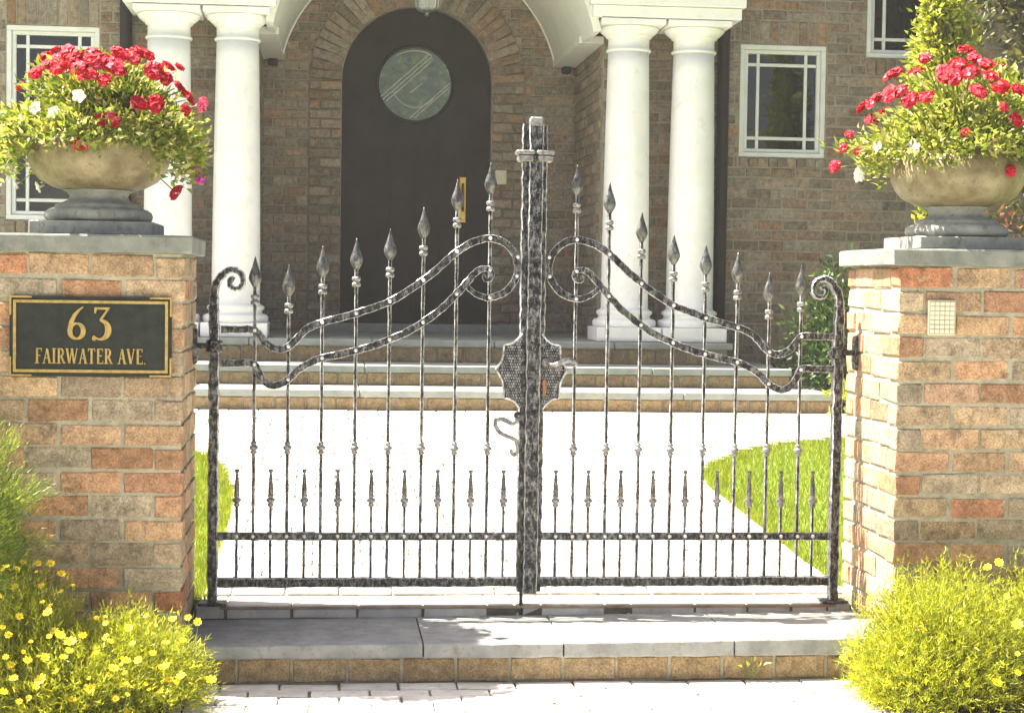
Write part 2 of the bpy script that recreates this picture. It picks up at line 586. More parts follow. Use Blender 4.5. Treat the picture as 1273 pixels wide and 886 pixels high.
# ------------------------------------------------------------------ bricks
def brick_variants(L, D, H, n, mat, name, ch=0.004, jit=0.0018):
    out = []
    for i in range(n):
        rr = random.Random(i * 31 + int(L * 1000))
        vs, fs = chamfer_box(L / 2, D / 2, H / 2, ch)
        sk = [rr.uniform(-jit, jit) * 1.4 for _ in range(4)]
        vs = [(x + rr.uniform(-jit, jit), y + rr.uniform(-jit, jit), z + rr.uniform(-jit, jit) + sk[0] * x / L + (sk[1] if z > 0 else sk[2])) for x, y, z in vs]
        mb = MB().add(vs, fs)
        out.append(mb.mesh(name, mat))
    return out


def brick_obj(name, me, parent, loc, rz=0.0, ry=0.0):
    o = link(name, me, parent, loc)
    o.rotation_euler = (0, ry, rz)
    return o


def joined_bricks(items, mat, name, parent, ch=0.005, jit=0.0026):
    """many bricks in one mesh; items = (centre, (L,D,H), rotz, roty)"""
    base = {}
    VV, FF3, FF4 = [], [], []
    o = 0
    for c, d, rz, ry in items:
        vs, fs = chamfer_box(d[0] / 2, d[1] / 2, d[2] / 2, ch)
        a = np.array(vs) + rng.uniform(-jit, jit, (len(vs), 3))
        if ry:
            cs, sn = math.cos(ry), math.sin(ry)
            a = np.stack([a[:, 0] * cs + a[:, 2] * sn, a[:, 1], -a[:, 0] * sn + a[:, 2] * cs], 1)
        if rz:
            cs, sn = math.cos(rz), math.sin(rz)
            a = np.stack([a[:, 0] * cs - a[:, 1] * sn, a[:, 0] * sn + a[:, 1] * cs, a[:, 2]], 1)
        VV.append(a + np.array(c))
        for f in fs:
            FF4.append([o + q for q in f])
        o += len(vs)
    me = bpy.data.meshes.new(name)
    me.from_pydata(np.concatenate(VV).tolist(), [], FF4)
    me.materials.append(M[mat])
    import bmesh
    bm = bmesh.new()
    bm.from_mesh(me)
    bmesh.ops.recalc_face_normals(bm, faces=bm.faces)
    bm.to_mesh(me)
    bm.free()
    ob = link(name, me, parent)
    ob['kind'] = 'stuff'
    return ob


def running_bond(x0, x1, z0, z1, course, length, joint, holes=(), phase=0.0, inside=None):
    """bricks (xc, zc, L) that fill a rectangle, leaving rectangular holes; inside(z)->list of intervals overrides"""
    out = []
    n = int(round((z1 - z0) / course))
    for i in range(n):
        zc = z0 + (i + 0.5) * course
        iv = inside(zc) if inside else [(x0, x1)]
        for hx0, hx1, hz0, hz1 in holes:
            if hz0 < zc < hz1:
                nv = []
                for a, b in iv:
                    if hx1 <= a or hx0 >= b:
                        nv.append((a, b))
                        continue
                    if hx0 > a:
                        nv.append((a, hx0))
                    if hx1 < b:
                        nv.append((hx1, b))
                iv = nv
        off = (0 if i % 2 else length / 2) + phase + random.uniform(-0.012, 0.012)
        for a, b in iv:
            k0 = math.floor((a - off) / length)
            x = off + k0 * length
            while x < b - 0.001:
                l_, r_ = max(x, a), min(x + length, b)
                if r_ - l_ > 0.035:
                    out.append(((l_ + r_) / 2, zc, r_ - l_ - joint))
                x += length
    return out


# ================================================================== SETTING
SL = 0.0571                                            # the drive climbs towards the house


def gz(y):
    return SL * min(max(y, 0.0), 5.7)


# terrain: one sheet out to the horizon
ys = [-900, -60, -12, -4.2, -0.75, -0.70, -0.02, 0.0, 2, 4, 5.7, 9, 40, 900]
zs = [-0.235, -0.235, -0.235, -0.235, -0.235, -0.235, -0.235, -0.075, gz(2) - .075, gz(4) - .075, gz(5.7) - .075, gz(5.7) - .075, gz(5.7), gz(5.7)]
xs = [-900, -60, -8, -1.9, 1.9, 8, 60, 900]
V = [(x, y, z) for y, z in zip(ys, zs) for x in xs]
nx = len(xs)
F = [(j * nx + i, j * nx + i + 1, (j + 1) * nx + i + 1, (j + 1) * nx + i) for j in range(len(ys) - 1) for i in range(nx - 1)]
tag(MB().add(V, F).build('ground', 'ground'), kind='structure')

# road beyond the pavement, behind the camera
tag(MB().box((0, -14, -0.225), (400, 8, 0.04)).build('road', 'asphalt'), kind='structure')

# paved forecourt before the gate
fc = tag(MB().box((0, -5.2, -0.223), (9.0, 9.42, 0.07)).build('pavement', 'paver_bed'), kind='structure')
pv = brick_variants(0.193, 0.0925, 0.05, 5, 'paver', 'paver', 0.004, 0.0014)
pvd = brick_variants(0.094, 0.194, 0.05, 4, 'paver', 'paver', 0.004, 0.0014)
far = []
for r_ in range(80):
    y = -0.545 - 0.1 * r_
    off = 0.1 if r_ % 2 else 0.0
    for i in range(-22, 22):
        x = i * 0.2 + off + random.uniform(-.003, .003)
        z = -0.205 + random.uniform(-.0025, .0025)
        if r_ < 6 and -1.45 < x < 1.45:
            o = brick_obj('paver', random.choice(pv), fc, (x, y, z), random.uniform(-.012, .012))
        else:
            far.append(((x, y, z), (0.194, 0.094, 0.05), 0, 0))
joined_bricks(far, 'paver', 'far_pavers', fc, 0.004, 0.001)

# drive: bed, the near pavers one by one, the far ones joined
def drive_edges(y):
    """left and right edge of the paving at depth y"""
    if y < 0.06:
        return -1.225, 1.225
    LX = [(0, -1.205), (1.76, -1.19), (2.4, -1.22), (3.02, -1.28), (3.4, -1.36), (3.6, -1.42), (3.75, -1.55), (4.0, -1.9), (4.15, -2.6), (4.25, -9), (9, -9)]
    RX = [(0, 1.285), (0.77, 1.26), (2.56, 1.25), (2.94, 1.28), (3.36, 1.43), (3.82, 1.70), (4.16, 2.03), (4.42, 2.52), (4.6, 3.6), (4.7, 9), (9, 9)]
    f_ = lambda t: float(np.interp(y, [a for a, _ in t], [b for _, b in t]))
    return f_(LX), f_(RX)


yy = np.concatenate([[-0.012], np.linspace(0.2, 5.6, 40)])
bedv, bedf = [], []
for i, y in enumerate(yy):
    a, b = drive_edges(y)
    bedv += [(a, y, gz(y) - 0.0125), (b, y, gz(y) - 0.0125), (a, y, gz(y) - 0.06), (b, y, gz(y) - 0.06)]
    if i:
        p, q = 4 * (i - 1), 4 * i
        bedf += [(p, p + 1, q + 1, q), (p, q, q + 2, p + 2), (p + 1, p + 3, q + 3, q + 1)]
bedf.append((0, 2, 3, 1))
drive = tag(MB().add(bedv, bedf).build('driveway', 'paver_bed'), kind='structure')
far = []
rot = math.atan(SL)
x = -1.222
bi = 0
while x < 1.215:                                       # border course of odd-sized setts laid along the step
    L_ = min(random.choice((.10, .11, .14, .17, .20, .24)), 1.228 - x)
    if 1.228 - x - L_ < .06:
        L_ = 1.228 - x
    vs_, fs2 = chamfer_box(L_ / 2 - .003, .0965, .025, .004)
    vs_ = [(a + random.uniform(-.002, .002), b + random.uniform(-.002, .002), c + random.uniform(-.0012, .0012)) for a, b, c in vs_]
    MB().add(vs_, fs2).build('paver', 'paver', drive, False, (x + L_ / 2, 0.0835 + random.uniform(-.002, .002), -0.0255 + random.uniform(-.0015, .0015)))
    x += L_
MB().box((0.02, -0.0170, -0.0085), (2.30, 0.008, 0.011), 0, .002).build('edging_strip', 'edging', drive)
for r_ in range(54):
    y = 0.236 + 0.1 * r_
    a, b = drive_edges(y)
    off = 0.1 if r_ % 2 else 0.0
    for i in range(int(a / 0.2) - 1, int(b / 0.2) + 2):
        x = i * 0.2 + off + random.uniform(-.003, .003)
        l_, r2_ = max(x - .0965, a + .002), min(x + .0965, b - .002)
        if r2_ - l_ < .03:
            continue
        z = gz(y) - 0.0255 + random.uniform(-.002, .002)
        if r2_ - l_ < .19:                               # cut pieces along the lawn edges
            if r_ < 20:
                vs_, fs2 = chamfer_box((r2_ - l_) / 2, .0463, .025, .004)
                MB().add(vs_, fs2).build('paver', 'paver', drive, False, ((l_ + r2_) / 2, y, z)).rotation_euler.x = rot
            else:
                far.append((((l_ + r2_) / 2, y, z), (r2_ - l_, 0.0925, 0.05), 0, 0))
        elif r_ < 20:
            o = brick_obj('paver', random.choice(pv), drive, (x, y, z), random.uniform(-.012, .012))
            o.rotation_euler.x = rot
        else:
            far.append(((x, y, z), (0.193, 0.0925, 0.05), 0, 0))
joined_bricks(far, 'paver', 'far_pavers', drive, 0.004, 0.001)

# lawns either side of the drive
for side, name in ((-1, 'lawn_left'), (1, 'lawn_right')):
    vs, fs = [], []
    ysl = np.linspace(0.02, 4.6, 36)
    ok = []
    for y in ysl:
        a, b = drive_edges(y)
        e = b if side > 0 else a
        if abs(e) > 7:
            break
        vs += [(e, y, gz(y) - 0.012), (side * 9, y, gz(y) - 0.012)]
        ok.append(y)
    for i in range(len(ok) - 1):
        fs.append((2 * i, 2 * i + 1, 2 * i + 3, 2 * i + 2))
    lw = tag(MB().add(vs, fs).build(name, 'turf'), kind='structure')
    n = 52000
    y = rng.uniform(0.03, ok[-1], n)
    xr = rng.uniform(0, 1, n) ** 1.3 * 1.9
    e = np.array([drive_edges(q)[1 if side > 0 else 0] for q in y])
    x = e + side * (xr - 0.012)
    P = np.stack([x, y, SL * y - 0.014], 1)
    D = np.stack([rng.normal(0, .35, n), rng.normal(0, .35, n), np.ones(n)], 1)
    Vv, Ff = blades(P, D, rng.uniform(.025, .055, n), rng.uniform(.003, .006, n))
    tag(link('grass', np_mesh('grass', Vv, Ff, 'grass'), None), 'short bright green lawn grass ' + ('left of the drive behind the gate hinge' if side < 0 else 'right of the drive seen through the gate'), 'grass', None, 'stuff')

# planting beds at the foot of the pillars
for side, name in ((-1, 'bed_left'), (1, 'bed_right')):
    pts = [(side * (1.05 + 0.14 * math.sin(3 * t) * .3), -0.70 - .5 * t) for t in np.linspace(0, 1, 8)]
    vs, fs = [], []
    for i, (x, y) in enumerate(pts):
        x = side * (1.16 + 0.16 * (i / 7) ** 2)
        vs += [(x, -0.56 - 0.09 * i, -0.184), (x + side * .12, -0.56 - 0.09 * i, -0.172), (side * 3.4, -0.56 - 0.09 * i, -0.165)]
        if i:
            p, q = 3 * (i - 1), 3 * i
            fs += [(p, p + 1, q + 1, q), (p + 1, p + 2, q + 2, q + 1)]
    tag(MB().add(vs, fs).build(name, 'soil'), kind='structure')

# ================================================================== STEP UNDER THE GATE
st = thing('gate_step', 'low step of grey stone slabs on a brick riser below the iron gate', 'step', loc=(0, -0.3, -0.18))
def on(parent, p):
    return tuple(p[i] - parent.location[i] for i in range(3))
MB().box(on(st, (0, -0.252, -0.144)), (2.46, 0.468, 0.100)).build('core', 'mortar', st)
for a, b in ((-1.232, -0.42), (-0.414, 0.062), (0.068, 0.66), (0.666, 1.232)):
    mb = MB()
    nn = 14
    rs = []
    for i in range(nn + 1):
        x = a + (b - a) * i / nn
        j = lambda s: random.uniform(-s, s)
        f_ = -0.522 + j(.0035)
        zt = -0.038 + .010 * x + j(.001)
        rs.append([(x, -0.027, zt), (x, -0.027, -0.092), (x, f_ + .004, -0.092 + j(.002)), (x, f_, -0.086 + j(.001)), (x, f_, zt - .008), (x, f_ + .006, zt - .001)])
    rs = [[on(st, p) for p in r_] for r_ in rs]
    mb.rings(rs)
    mb.build('stone_slab', 'sill_stone', st)
rb = brick_variants(0.176, 0.09, 0.080, 5, 'riser_brick', 'brick', 0.004, 0.002)
x = -1.14
i = 0
while x < 1.23:
    brick_obj('brick', rb[i % 5], st, on(st, (x, -0.447 + random.uniform(-.002, .002), -0.138)))
    x += 0.186
    i += 1
wd = thing('weed', 'tiny pale green weed sprouting at the brick riser of the gate step', 'weed', loc=(0.724, -0.515, -0.175))
mb = MB()
for a, l_ in ((-0.9, .028), (0.1, .03), (0.85, .03), (-0.35, .018), (0.5, .02)):
    mb.tube([(0, 0, 0), (l_ * .5 * math.sin(a), -.004, .02), (l_ * math.sin(a), -.012, .022 + l_ * .4 * math.cos(a))], [.0014, .0012, .001], 4)
mb.build('stem', 'stem', wd)
P = np.array([(-.02, -.01, .03), (.003, -.01, .045), (.022, -.01, .034), (-.006, -.006, .03), (.01, -.008, .03)])
Vv, Ff = leaves(P, P * np.array([1, .2, .5]) + np.array([0, -.01, 0]), .022, .009)
link('leaf', np_mesh('leaf', Vv, Ff, 'urn_leaf'), wd)
wd.scale = (1.7, 1.7, 1.5)

# ================================================================== GATE PILLARS
PH = 0.305
CZ0, NC = -0.182, 18
CH = (1.268 - CZ0) / NC
pb = {}
for key, L in (('s', 0.1905), ('m', 0.198)):
    pb[key] = brick_variants(L + .004, 0.092, CH - 0.0115, 9, 'pillar_brick', 'brick', 0.0045, 0.0030)
for side in (-1, 1):
    cx, cy = side * 1.5395, -0.175
    pl = thing('brick_pillar', 'left brick gate pillar carrying the address plaque and a flower urn' if side < 0 else 'right brick gate pillar with sunlit inner side, keypad and flower urn', 'gate pillar', 'brick gate pillars', (cx, cy, CZ0))
    MB().box((0, 0, (1.268 - CZ0) / 2 + .001), (2 * PH - .011, 2 * PH - .011, 1.268 - CZ0)).build('mortar_core', 'mortar', pl)
    bi = 0
    for c in range(NC):
        z = (c + 0.5) * CH
        def put(x, y, key, rz):
            o = brick_obj('brick', random.choice(pb[key]), pl, (x + random.uniform(-.001, .001), y, z + random.uniform(-.001, .001)), rz + (math.pi if random.random() < .5 else 0))
            return o
        A = (c % 2 == (1 if side > 0 else 0))
        jut = lambda: random.uniform(-.0025, .0025)
        q = PH - 0.046
        if A:
            for sy in (-1, 1):
                for i in (-1, 0, 1):
                    put(i * 0.2088, sy * q + jut(), 's', 0)
            for sx in (-1, 1):
                for i in (-.5, .5):
                    put(sx * q + jut(), i * 0.209, 'm', math.pi / 2)
        else:
            for sx in (-1, 1):
                for i in (-1, 0, 1):
                    put(sx * q + jut(), i * 0.2088, 's', math.pi / 2)
            for sy in (-1, 1):
                for i in (-.5, .5):
                    put(i * 0.209, sy * q + jut(), 'm', 0)
    cap = MB()
    zc = 1.268 - CZ0
    hw = PH + 0.030
    rs = []
    for z, dd in ((zc + .002, -.006), (zc + .006, -.001), (zc + .055, 0), (zc + .062, -.005)):
        ring = []
        for (ux, uy), (vx, vy) in zip(((-1, -1), (1, -1), (1, 1), (-1, 1)), ((1, -1), (1, 1), (-1, 1), (-1, -1))):
            for t in np.linspace(0, 1, 12, endpoint=False):
                h = hw + dd
                ring.append(((ux + (vx - ux) * t) * h + random.uniform(-.0012, .0012), (uy + (vy - uy) * t) * h + random.uniform(-.0012, .0012), z + random.uniform(-.0008, .0008)))
        rs.append(ring)
    cap.rings(rs)
    cap.build('cap_stone', 'cap_stone', pl)
    # hinge plate and pin
    hx = -side * PH
    hz = 0.945 - CZ0
    hy = -cy
    hp = MB()
    oct_ = [(-.024, -.045), (-.014, -.066), (.014, -.066), (.024, -.045), (.024, .045), (.014, .066), (-.014, .066), (-.024, .045)]
    a_, b_ = hx, hx - side * .014
    hp.add([(a_, hy + p, hz + q) for p, q in oct_] + [(b_, hy + p * .85, hz + q * .93) for p, q in oct_],
           [tuple(range(8)), tuple(range(15, 7, -1))] + [(i, 8 + i, 8 + (i + 1) % 8, (i + 1) % 8) for i in range(8)])
    hp.build('hinge_plate', ['iron'], pl)
    MB().tube([(hx - side * .012, hy, hz), (hx - side * .075, hy, hz)], .011, 8).build('hinge_pin', 'iron', pl)
    for dz in (-.035, .035):
        MB().lathe([(.006, -.003), (.0055, .001), (.003, .004)], n=8).build('rivet', 'iron_silver', pl).matrix_local = Matrix.Translation((hx - side * .015, hy, hz + dz)) @ Matrix.Rotation(-side * math.pi / 2, 4, 'Y')

# ------------------------------------------------------------------ address plaque
pq = thing('address_plaque', 'black plaque with gold border reading 63 Fairwater Ave. on the left pillar', 'plaque', loc=(-1.536, -0.486, 0.990))
PW, PHH = 0.500, 0.236
def notched(w_, h_, n_):
    a, b = w_ / 2, h_ / 2
    return [(-a, -b), (a, -b), (a, b), (-a, b)]
MB().prism(notched(PW + .03, PHH + .03, 0), -.010, -.002).build('backing', 'plaque_black', pq)
def frame(mb, w_, h_, t, y0, y1):
    a, b = w_ / 2, h_ / 2
    mb.box((0, (y0 + y1) / 2, b - t / 2), (w_, y1 - y0, t))
    mb.box((0, (y0 + y1) / 2, -b + t / 2), (w_, y1 - y0, t))
    mb.box((a - t / 2, (y0 + y1) / 2, 0), (t, y1 - y0, h_ - 2 * t))
    mb.box((-a + t / 2, (y0 + y1) / 2, 0), (t, y1 - y0, h_ - 2 * t))
mb = MB()
frame(mb, PW + .006, PHH + .004, .0095, -.0165, -.0095)
mb.build('border', 'gilt', pq)
for sx in (-1, 1):
    for sz in (-1, 1):
        mb = MB()
        a, b = PW / 2 + .015, PHH / 2 + .015
        mb.box((sx * (a - .036), -.0125, sz * (b - .003)), (.072, .006, .006))
        mb.box((sx * (a - .003), -.0125, sz * (b - .006 - .029)), (.006, .006, .058))
        mb.build('corner_bracket', 'gilt', pq)


def strokes_mesh(strokes, parent, x0, z0, sx, sz, d0=-.0155):
    mb = MB()
    for i, s in enumerate(strokes):
        top = d0 - .00012 * i
        n_ = len(s) // 2
        mb.prism([(x0 + px * sx, z0 + pz * sz) for px, pz in s], top, -.0095)
    return mb.build('letter', 'gilt', parent)


def arc_stroke(cx_, cz_, rx, rz, a0, a1, wfun, n_=22):
    o_, i_ = [], []
    for t in np.linspace(0, 1, n_):
        a = a0 + (a1 - a0) * t
        w_ = wfun(t) / 2
        o_.append((cx_ + (rx + w_) * math.cos(a), cz_ + (rz + w_) * math.sin(a)))
        i_.append((cx_ + (rx - w_) * math.cos(a), cz_ + (rz - w_) * math.sin(a)))
    return o_ + i_[::-1]


def ln(x0, z0, x1, z1, w_):
    """slanted stem with horizontal cut ends"""
    return [(x0 - w_ / 2, z0), (x0 + w_ / 2, z0), (x1 + w_ / 2, z1), (x1 - w_ / 2, z1)]


def sf(x, z, w_=.34, h=.055):
    return [(x - w_ / 2, z - h / 2), (x + w_ / 2, z - h / 2), (x + w_ / 2 * .8, z + h / 2), (x - w_ / 2 * .8, z + h / 2)]


# letters drawn in a box one unit high; T thick, t thin
T_, t_ = .15, .07
GL = {
    'I': (.36, [ln(.18, .02, .18, .98, T_), sf(.18, .03), sf(.18, .97)]),
    'F': (.56, [ln(.18, .02, .18, .98, T_), sf(.18, .03), [(.1, .93), (.52, .93), (.52, 1.0), (.1, 1.0)], [(.2, .49), (.42, .49), (.42, .555), (.2, .555)], [(.47, .80), (.52, .80), (.52, .95), (.49, .95)]]),
    'E': (.58, [ln(.18, .02, .18, .98, T_), [(.1, .93), (.52, .93), (.52, 1.0), (.1, 1.0)], [(.2, .49), (.44, .49), (.44, .555), (.2, .555)], [(.1, 0), (.55, 0), (.55, .07), (.1, .07)], [(.47, .80), (.52, .80), (.52, .95), (.49, .95)], [(.52, .05), (.55, .05), (.55, .21), (.50, .21)]]),
    'A': (.66, [ln(.11, .02, .33, .98, t_), ln(.54, .02, .33, .98, T_), [(.2, .33), (.47, .33), (.47, .39), (.2, .39)], sf(.11, .03, .22), sf(.55, .03, .26)]),
    'V': (.64, [ln(.10, .98, .32, .02, T_), ln(.54, .98, .33, .02, t_), sf(.11, .97, .26), sf(.54, .97, .2)]),
    'W': (.92, [ln(.10, .98, .28, .02, T_), ln(.45, .98, .29, .02, t_), ln(.45, .98, .63, .02, T_), ln(.82, .98, .64, .02, t_), sf(.10, .97, .24), sf(.45, .97, .22), sf(.83, .97, .2)]),
    'T': (.60, [ln(.30, .02, .30, .98, T_), sf(.30, .03), [(.04, .93), (.56, .93), (.56, 1.0), (.04, 1.0)], [(.04, .78), (.07, .78), (.10, .95), (.04, .95)], [(.53, .78), (.56, .78), (.56, .95), (.50, .95)]]),
    'R': (.66, [ln(.18, .02, .18, .98, T_), sf(.18, .03), [(.08, .93), (.3, .93), (.3, 1.0), (.08, 1.0)], [(.2, .46), (.3, .46), (.3, .52), (.2, .52)], arc_stroke(.30, .73, .17, .238, -math.pi / 2, math.pi / 2, lambda t: .06 + .09 * math.sin(math.pi * t)), ln(.56, .02, .34, .49, T_), sf(.59, .03, .18)]),
    '.': (.22, [[(.06, 0), (.16, 0), (.17, .06), (.11, .1), (.05, .06)]]),
    ' ': (.34, []),
}
txt = 'FAIRWATER AVE.'
adv = sum(GL[c][0] for c in txt)
hh = .051
sxx = .365 / adv
x = -.183
for c in txt:
    wdt, stk = GL[c]
    if stk:
        strokes_mesh(stk, pq, x, -.0905, sxx, hh)
    x += wdt * sxx
six = [arc_stroke(.30, .27, .19, .225, 0, 2 * math.pi, lambda t: .055 + .085 * abs(math.cos(2 * math.pi * t)), 30),
       [(.04, .30), (.17, .30), (.20, .50), (.28, .70), (.40, .88), (.50, .985), (.47, 1.0), (.33, .91), (.19, .76), (.09, .55)]]
three = [[(.08, .93), (.50, .93), (.52, 1.0), (.08, 1.0)], [(.08, .82), (.12, .82), (.15, .95), (.08, .95)],
         [(.43, .94), (.52, .98), (.30, .63), (.22, .63)],
         arc_stroke(.24, .33, .24, .28, math.pi / 2, -math.pi * .78, lambda t: .05 + .13 * math.sin(math.pi * min(1, t * 1.25)) ** 1.0, 24),
         [(.02, .02), (.10, .0), (.12, .05), (.08, .13), (.02, .12)]]
strokes_mesh(six, pq, -.081, -.012, .115, .112)
strokes_mesh(three, pq, .002, -.014, .115, .112)

# ------------------------------------------------------------------ keypad
kp = thing('entry_keypad', 'cream gridded entry keypad fixed on the right brick pillar', 'keypad', loc=(1.3865, -0.4815, 1.090))
MB().box((0, -.007, 0), (.098, .014, .122), 0, .003).build('case', 'keypad', kp)
for i in range(5):
    for j in range(7):
        MB().box((-.036 + i * .018, -.0155, -.048 + j * .016), (.0145, .004, .0125), 0, .001).build('key', 'keypad', kp)
MB().box((0, -.0145, 0), (.092, .0015, .116)).build('key_bed', 'keypad_line', kp)

# ================================================================== IRON GATE
def curl_path(P, per=5):
    return spline(P, per)


UP = [(1.136, 1.006), (1.075, 1.006), (1.020, 1.006), (0.998, 0.988), (0.972, 0.957), (0.942, 0.940), (0.912, 0.938), (0.884, 0.953), (0.855, 0.984), (0.825, 1.013), (0.776, 1.034), (0.715, 1.051), (0.655, 1.068), (0.583, 1.093), (0.527, 1.115), (0.468, 1.150), (0.407, 1.193), (0.344, 1.245), (0.288, 1.297), (0.235, 1.332), (0.200, 1.345), (0.160, 1.352), (0.112, 1.338), (0.074, 1.302), (0.0585, 1.260), (0.0585, 1.230), (0.072, 1.192), (0.108, 1.153), (0.162, 1.134), (0.205, 1.144), (0.232, 1.162), (0.243, 1.174)]
LO = [(1.140, 0.884), (1.080, 0.884), (1.021, 0.884), (1.003, 0.856), (0.979, 0.820), (0.948, 0.804), (0.911, 0.814), (0.880, 0.838), (0.862, 0.858), (0.826, 0.882), (0.777, 0.904), (0.710, 0.920), (0.652, 0.934), (0.585, 0.953), (0.527, 0.976), (0.465, 1.003), (0.407, 1.039), (0.342, 1.087), (0.292, 1.136), (0.248, 1.186), (0.217, 1.222), (0.188, 1.240), (0.163, 1.238), (0.153, 1.220), (0.160, 1.202), (0.176, 1.199), (0.183, 1.211), (0.176, 1.219)]
TIPS = [1.6285, 1.566, 1.4615, 1.380, 1.344, 1.315, 1.244, 1.274]
SCR = [(1.160, 0.06), (1.1605, 0.975), (1.162, 1.060), (1.163, 1.110), (1.155, 1.166), (1.130, 1.207), (1.098, 1.223), (1.070, 1.211), (1.058, 1.184), (1.069, 1.158), (1.093, 1.155), (1.107, 1.172), (1.102, 1.190), (1.090, 1.186)]


def z_on(path, x, last=None):
    zz = []
    for (x0, z0), (x1, z1) in zip(path[:-1], path[1:]):
        if (x0 - x) * (x1 - x) <= 0 and x0 != x1:
            zz.append(z0 + (z1 - z0) * (x - x0) / (x1 - x0))
    return zz


ups, los = spline(UP, 5), spline(LO, 5)

finial_prof = [(.0052, -.002), (.0085, .004), (.0125, .011), (.0182, .020), (.0225, .031), (.0232, .040), (.0205, .052), (.0155, .066), (.0100, .082), (.0058, .096), (.0032, .108), (.0008, .117)]
FIN = MB().lathe(finial_prof, n=12, sy=.62).mesh('finial', 'iron_leaf', True)
COLL = MB().lathe([(.0075, -.019), (.0145, -.0175), (.0165, -.011), (.0145, -.004), (.0095, -.001), (.0095, .001), (.0145, .004), (.0165, .011), (.0145, .0175), (.0075, .019)], n=12).mesh('collar', 'iron_silver', True)
KNOT = MB().lathe([(.0075, -.024), (.0115, -.020), (.0115, -.014), (.0085, -.010), (.0135, -.007), (.0175, 0), (.0135, .007), (.0085, .010), (.0110, .014), (.0110, .019), (.0075, .023)], n=12).mesh('knot', 'iron_silver', True)
RIV = MB().lathe([(.0074, 0), (.0070, .0026), (.0046, .0052), (.001, .0062)], n=8).mesh('rivet', 'stud', True)


def rivet(parent, x, y, z):
    o = link('rivet', RIV, parent)
    o.location = (x, y, z)
    o.rotation_euler = (math.pi / 2, 0, 0)
    return o


def vbar(x, z0, z1, step=.03):
    n_ = max(2, int((z1 - z0) / step))
    return [(x, z0 + (z1 - z0) * i / n_) for i in range(n_ + 1)]


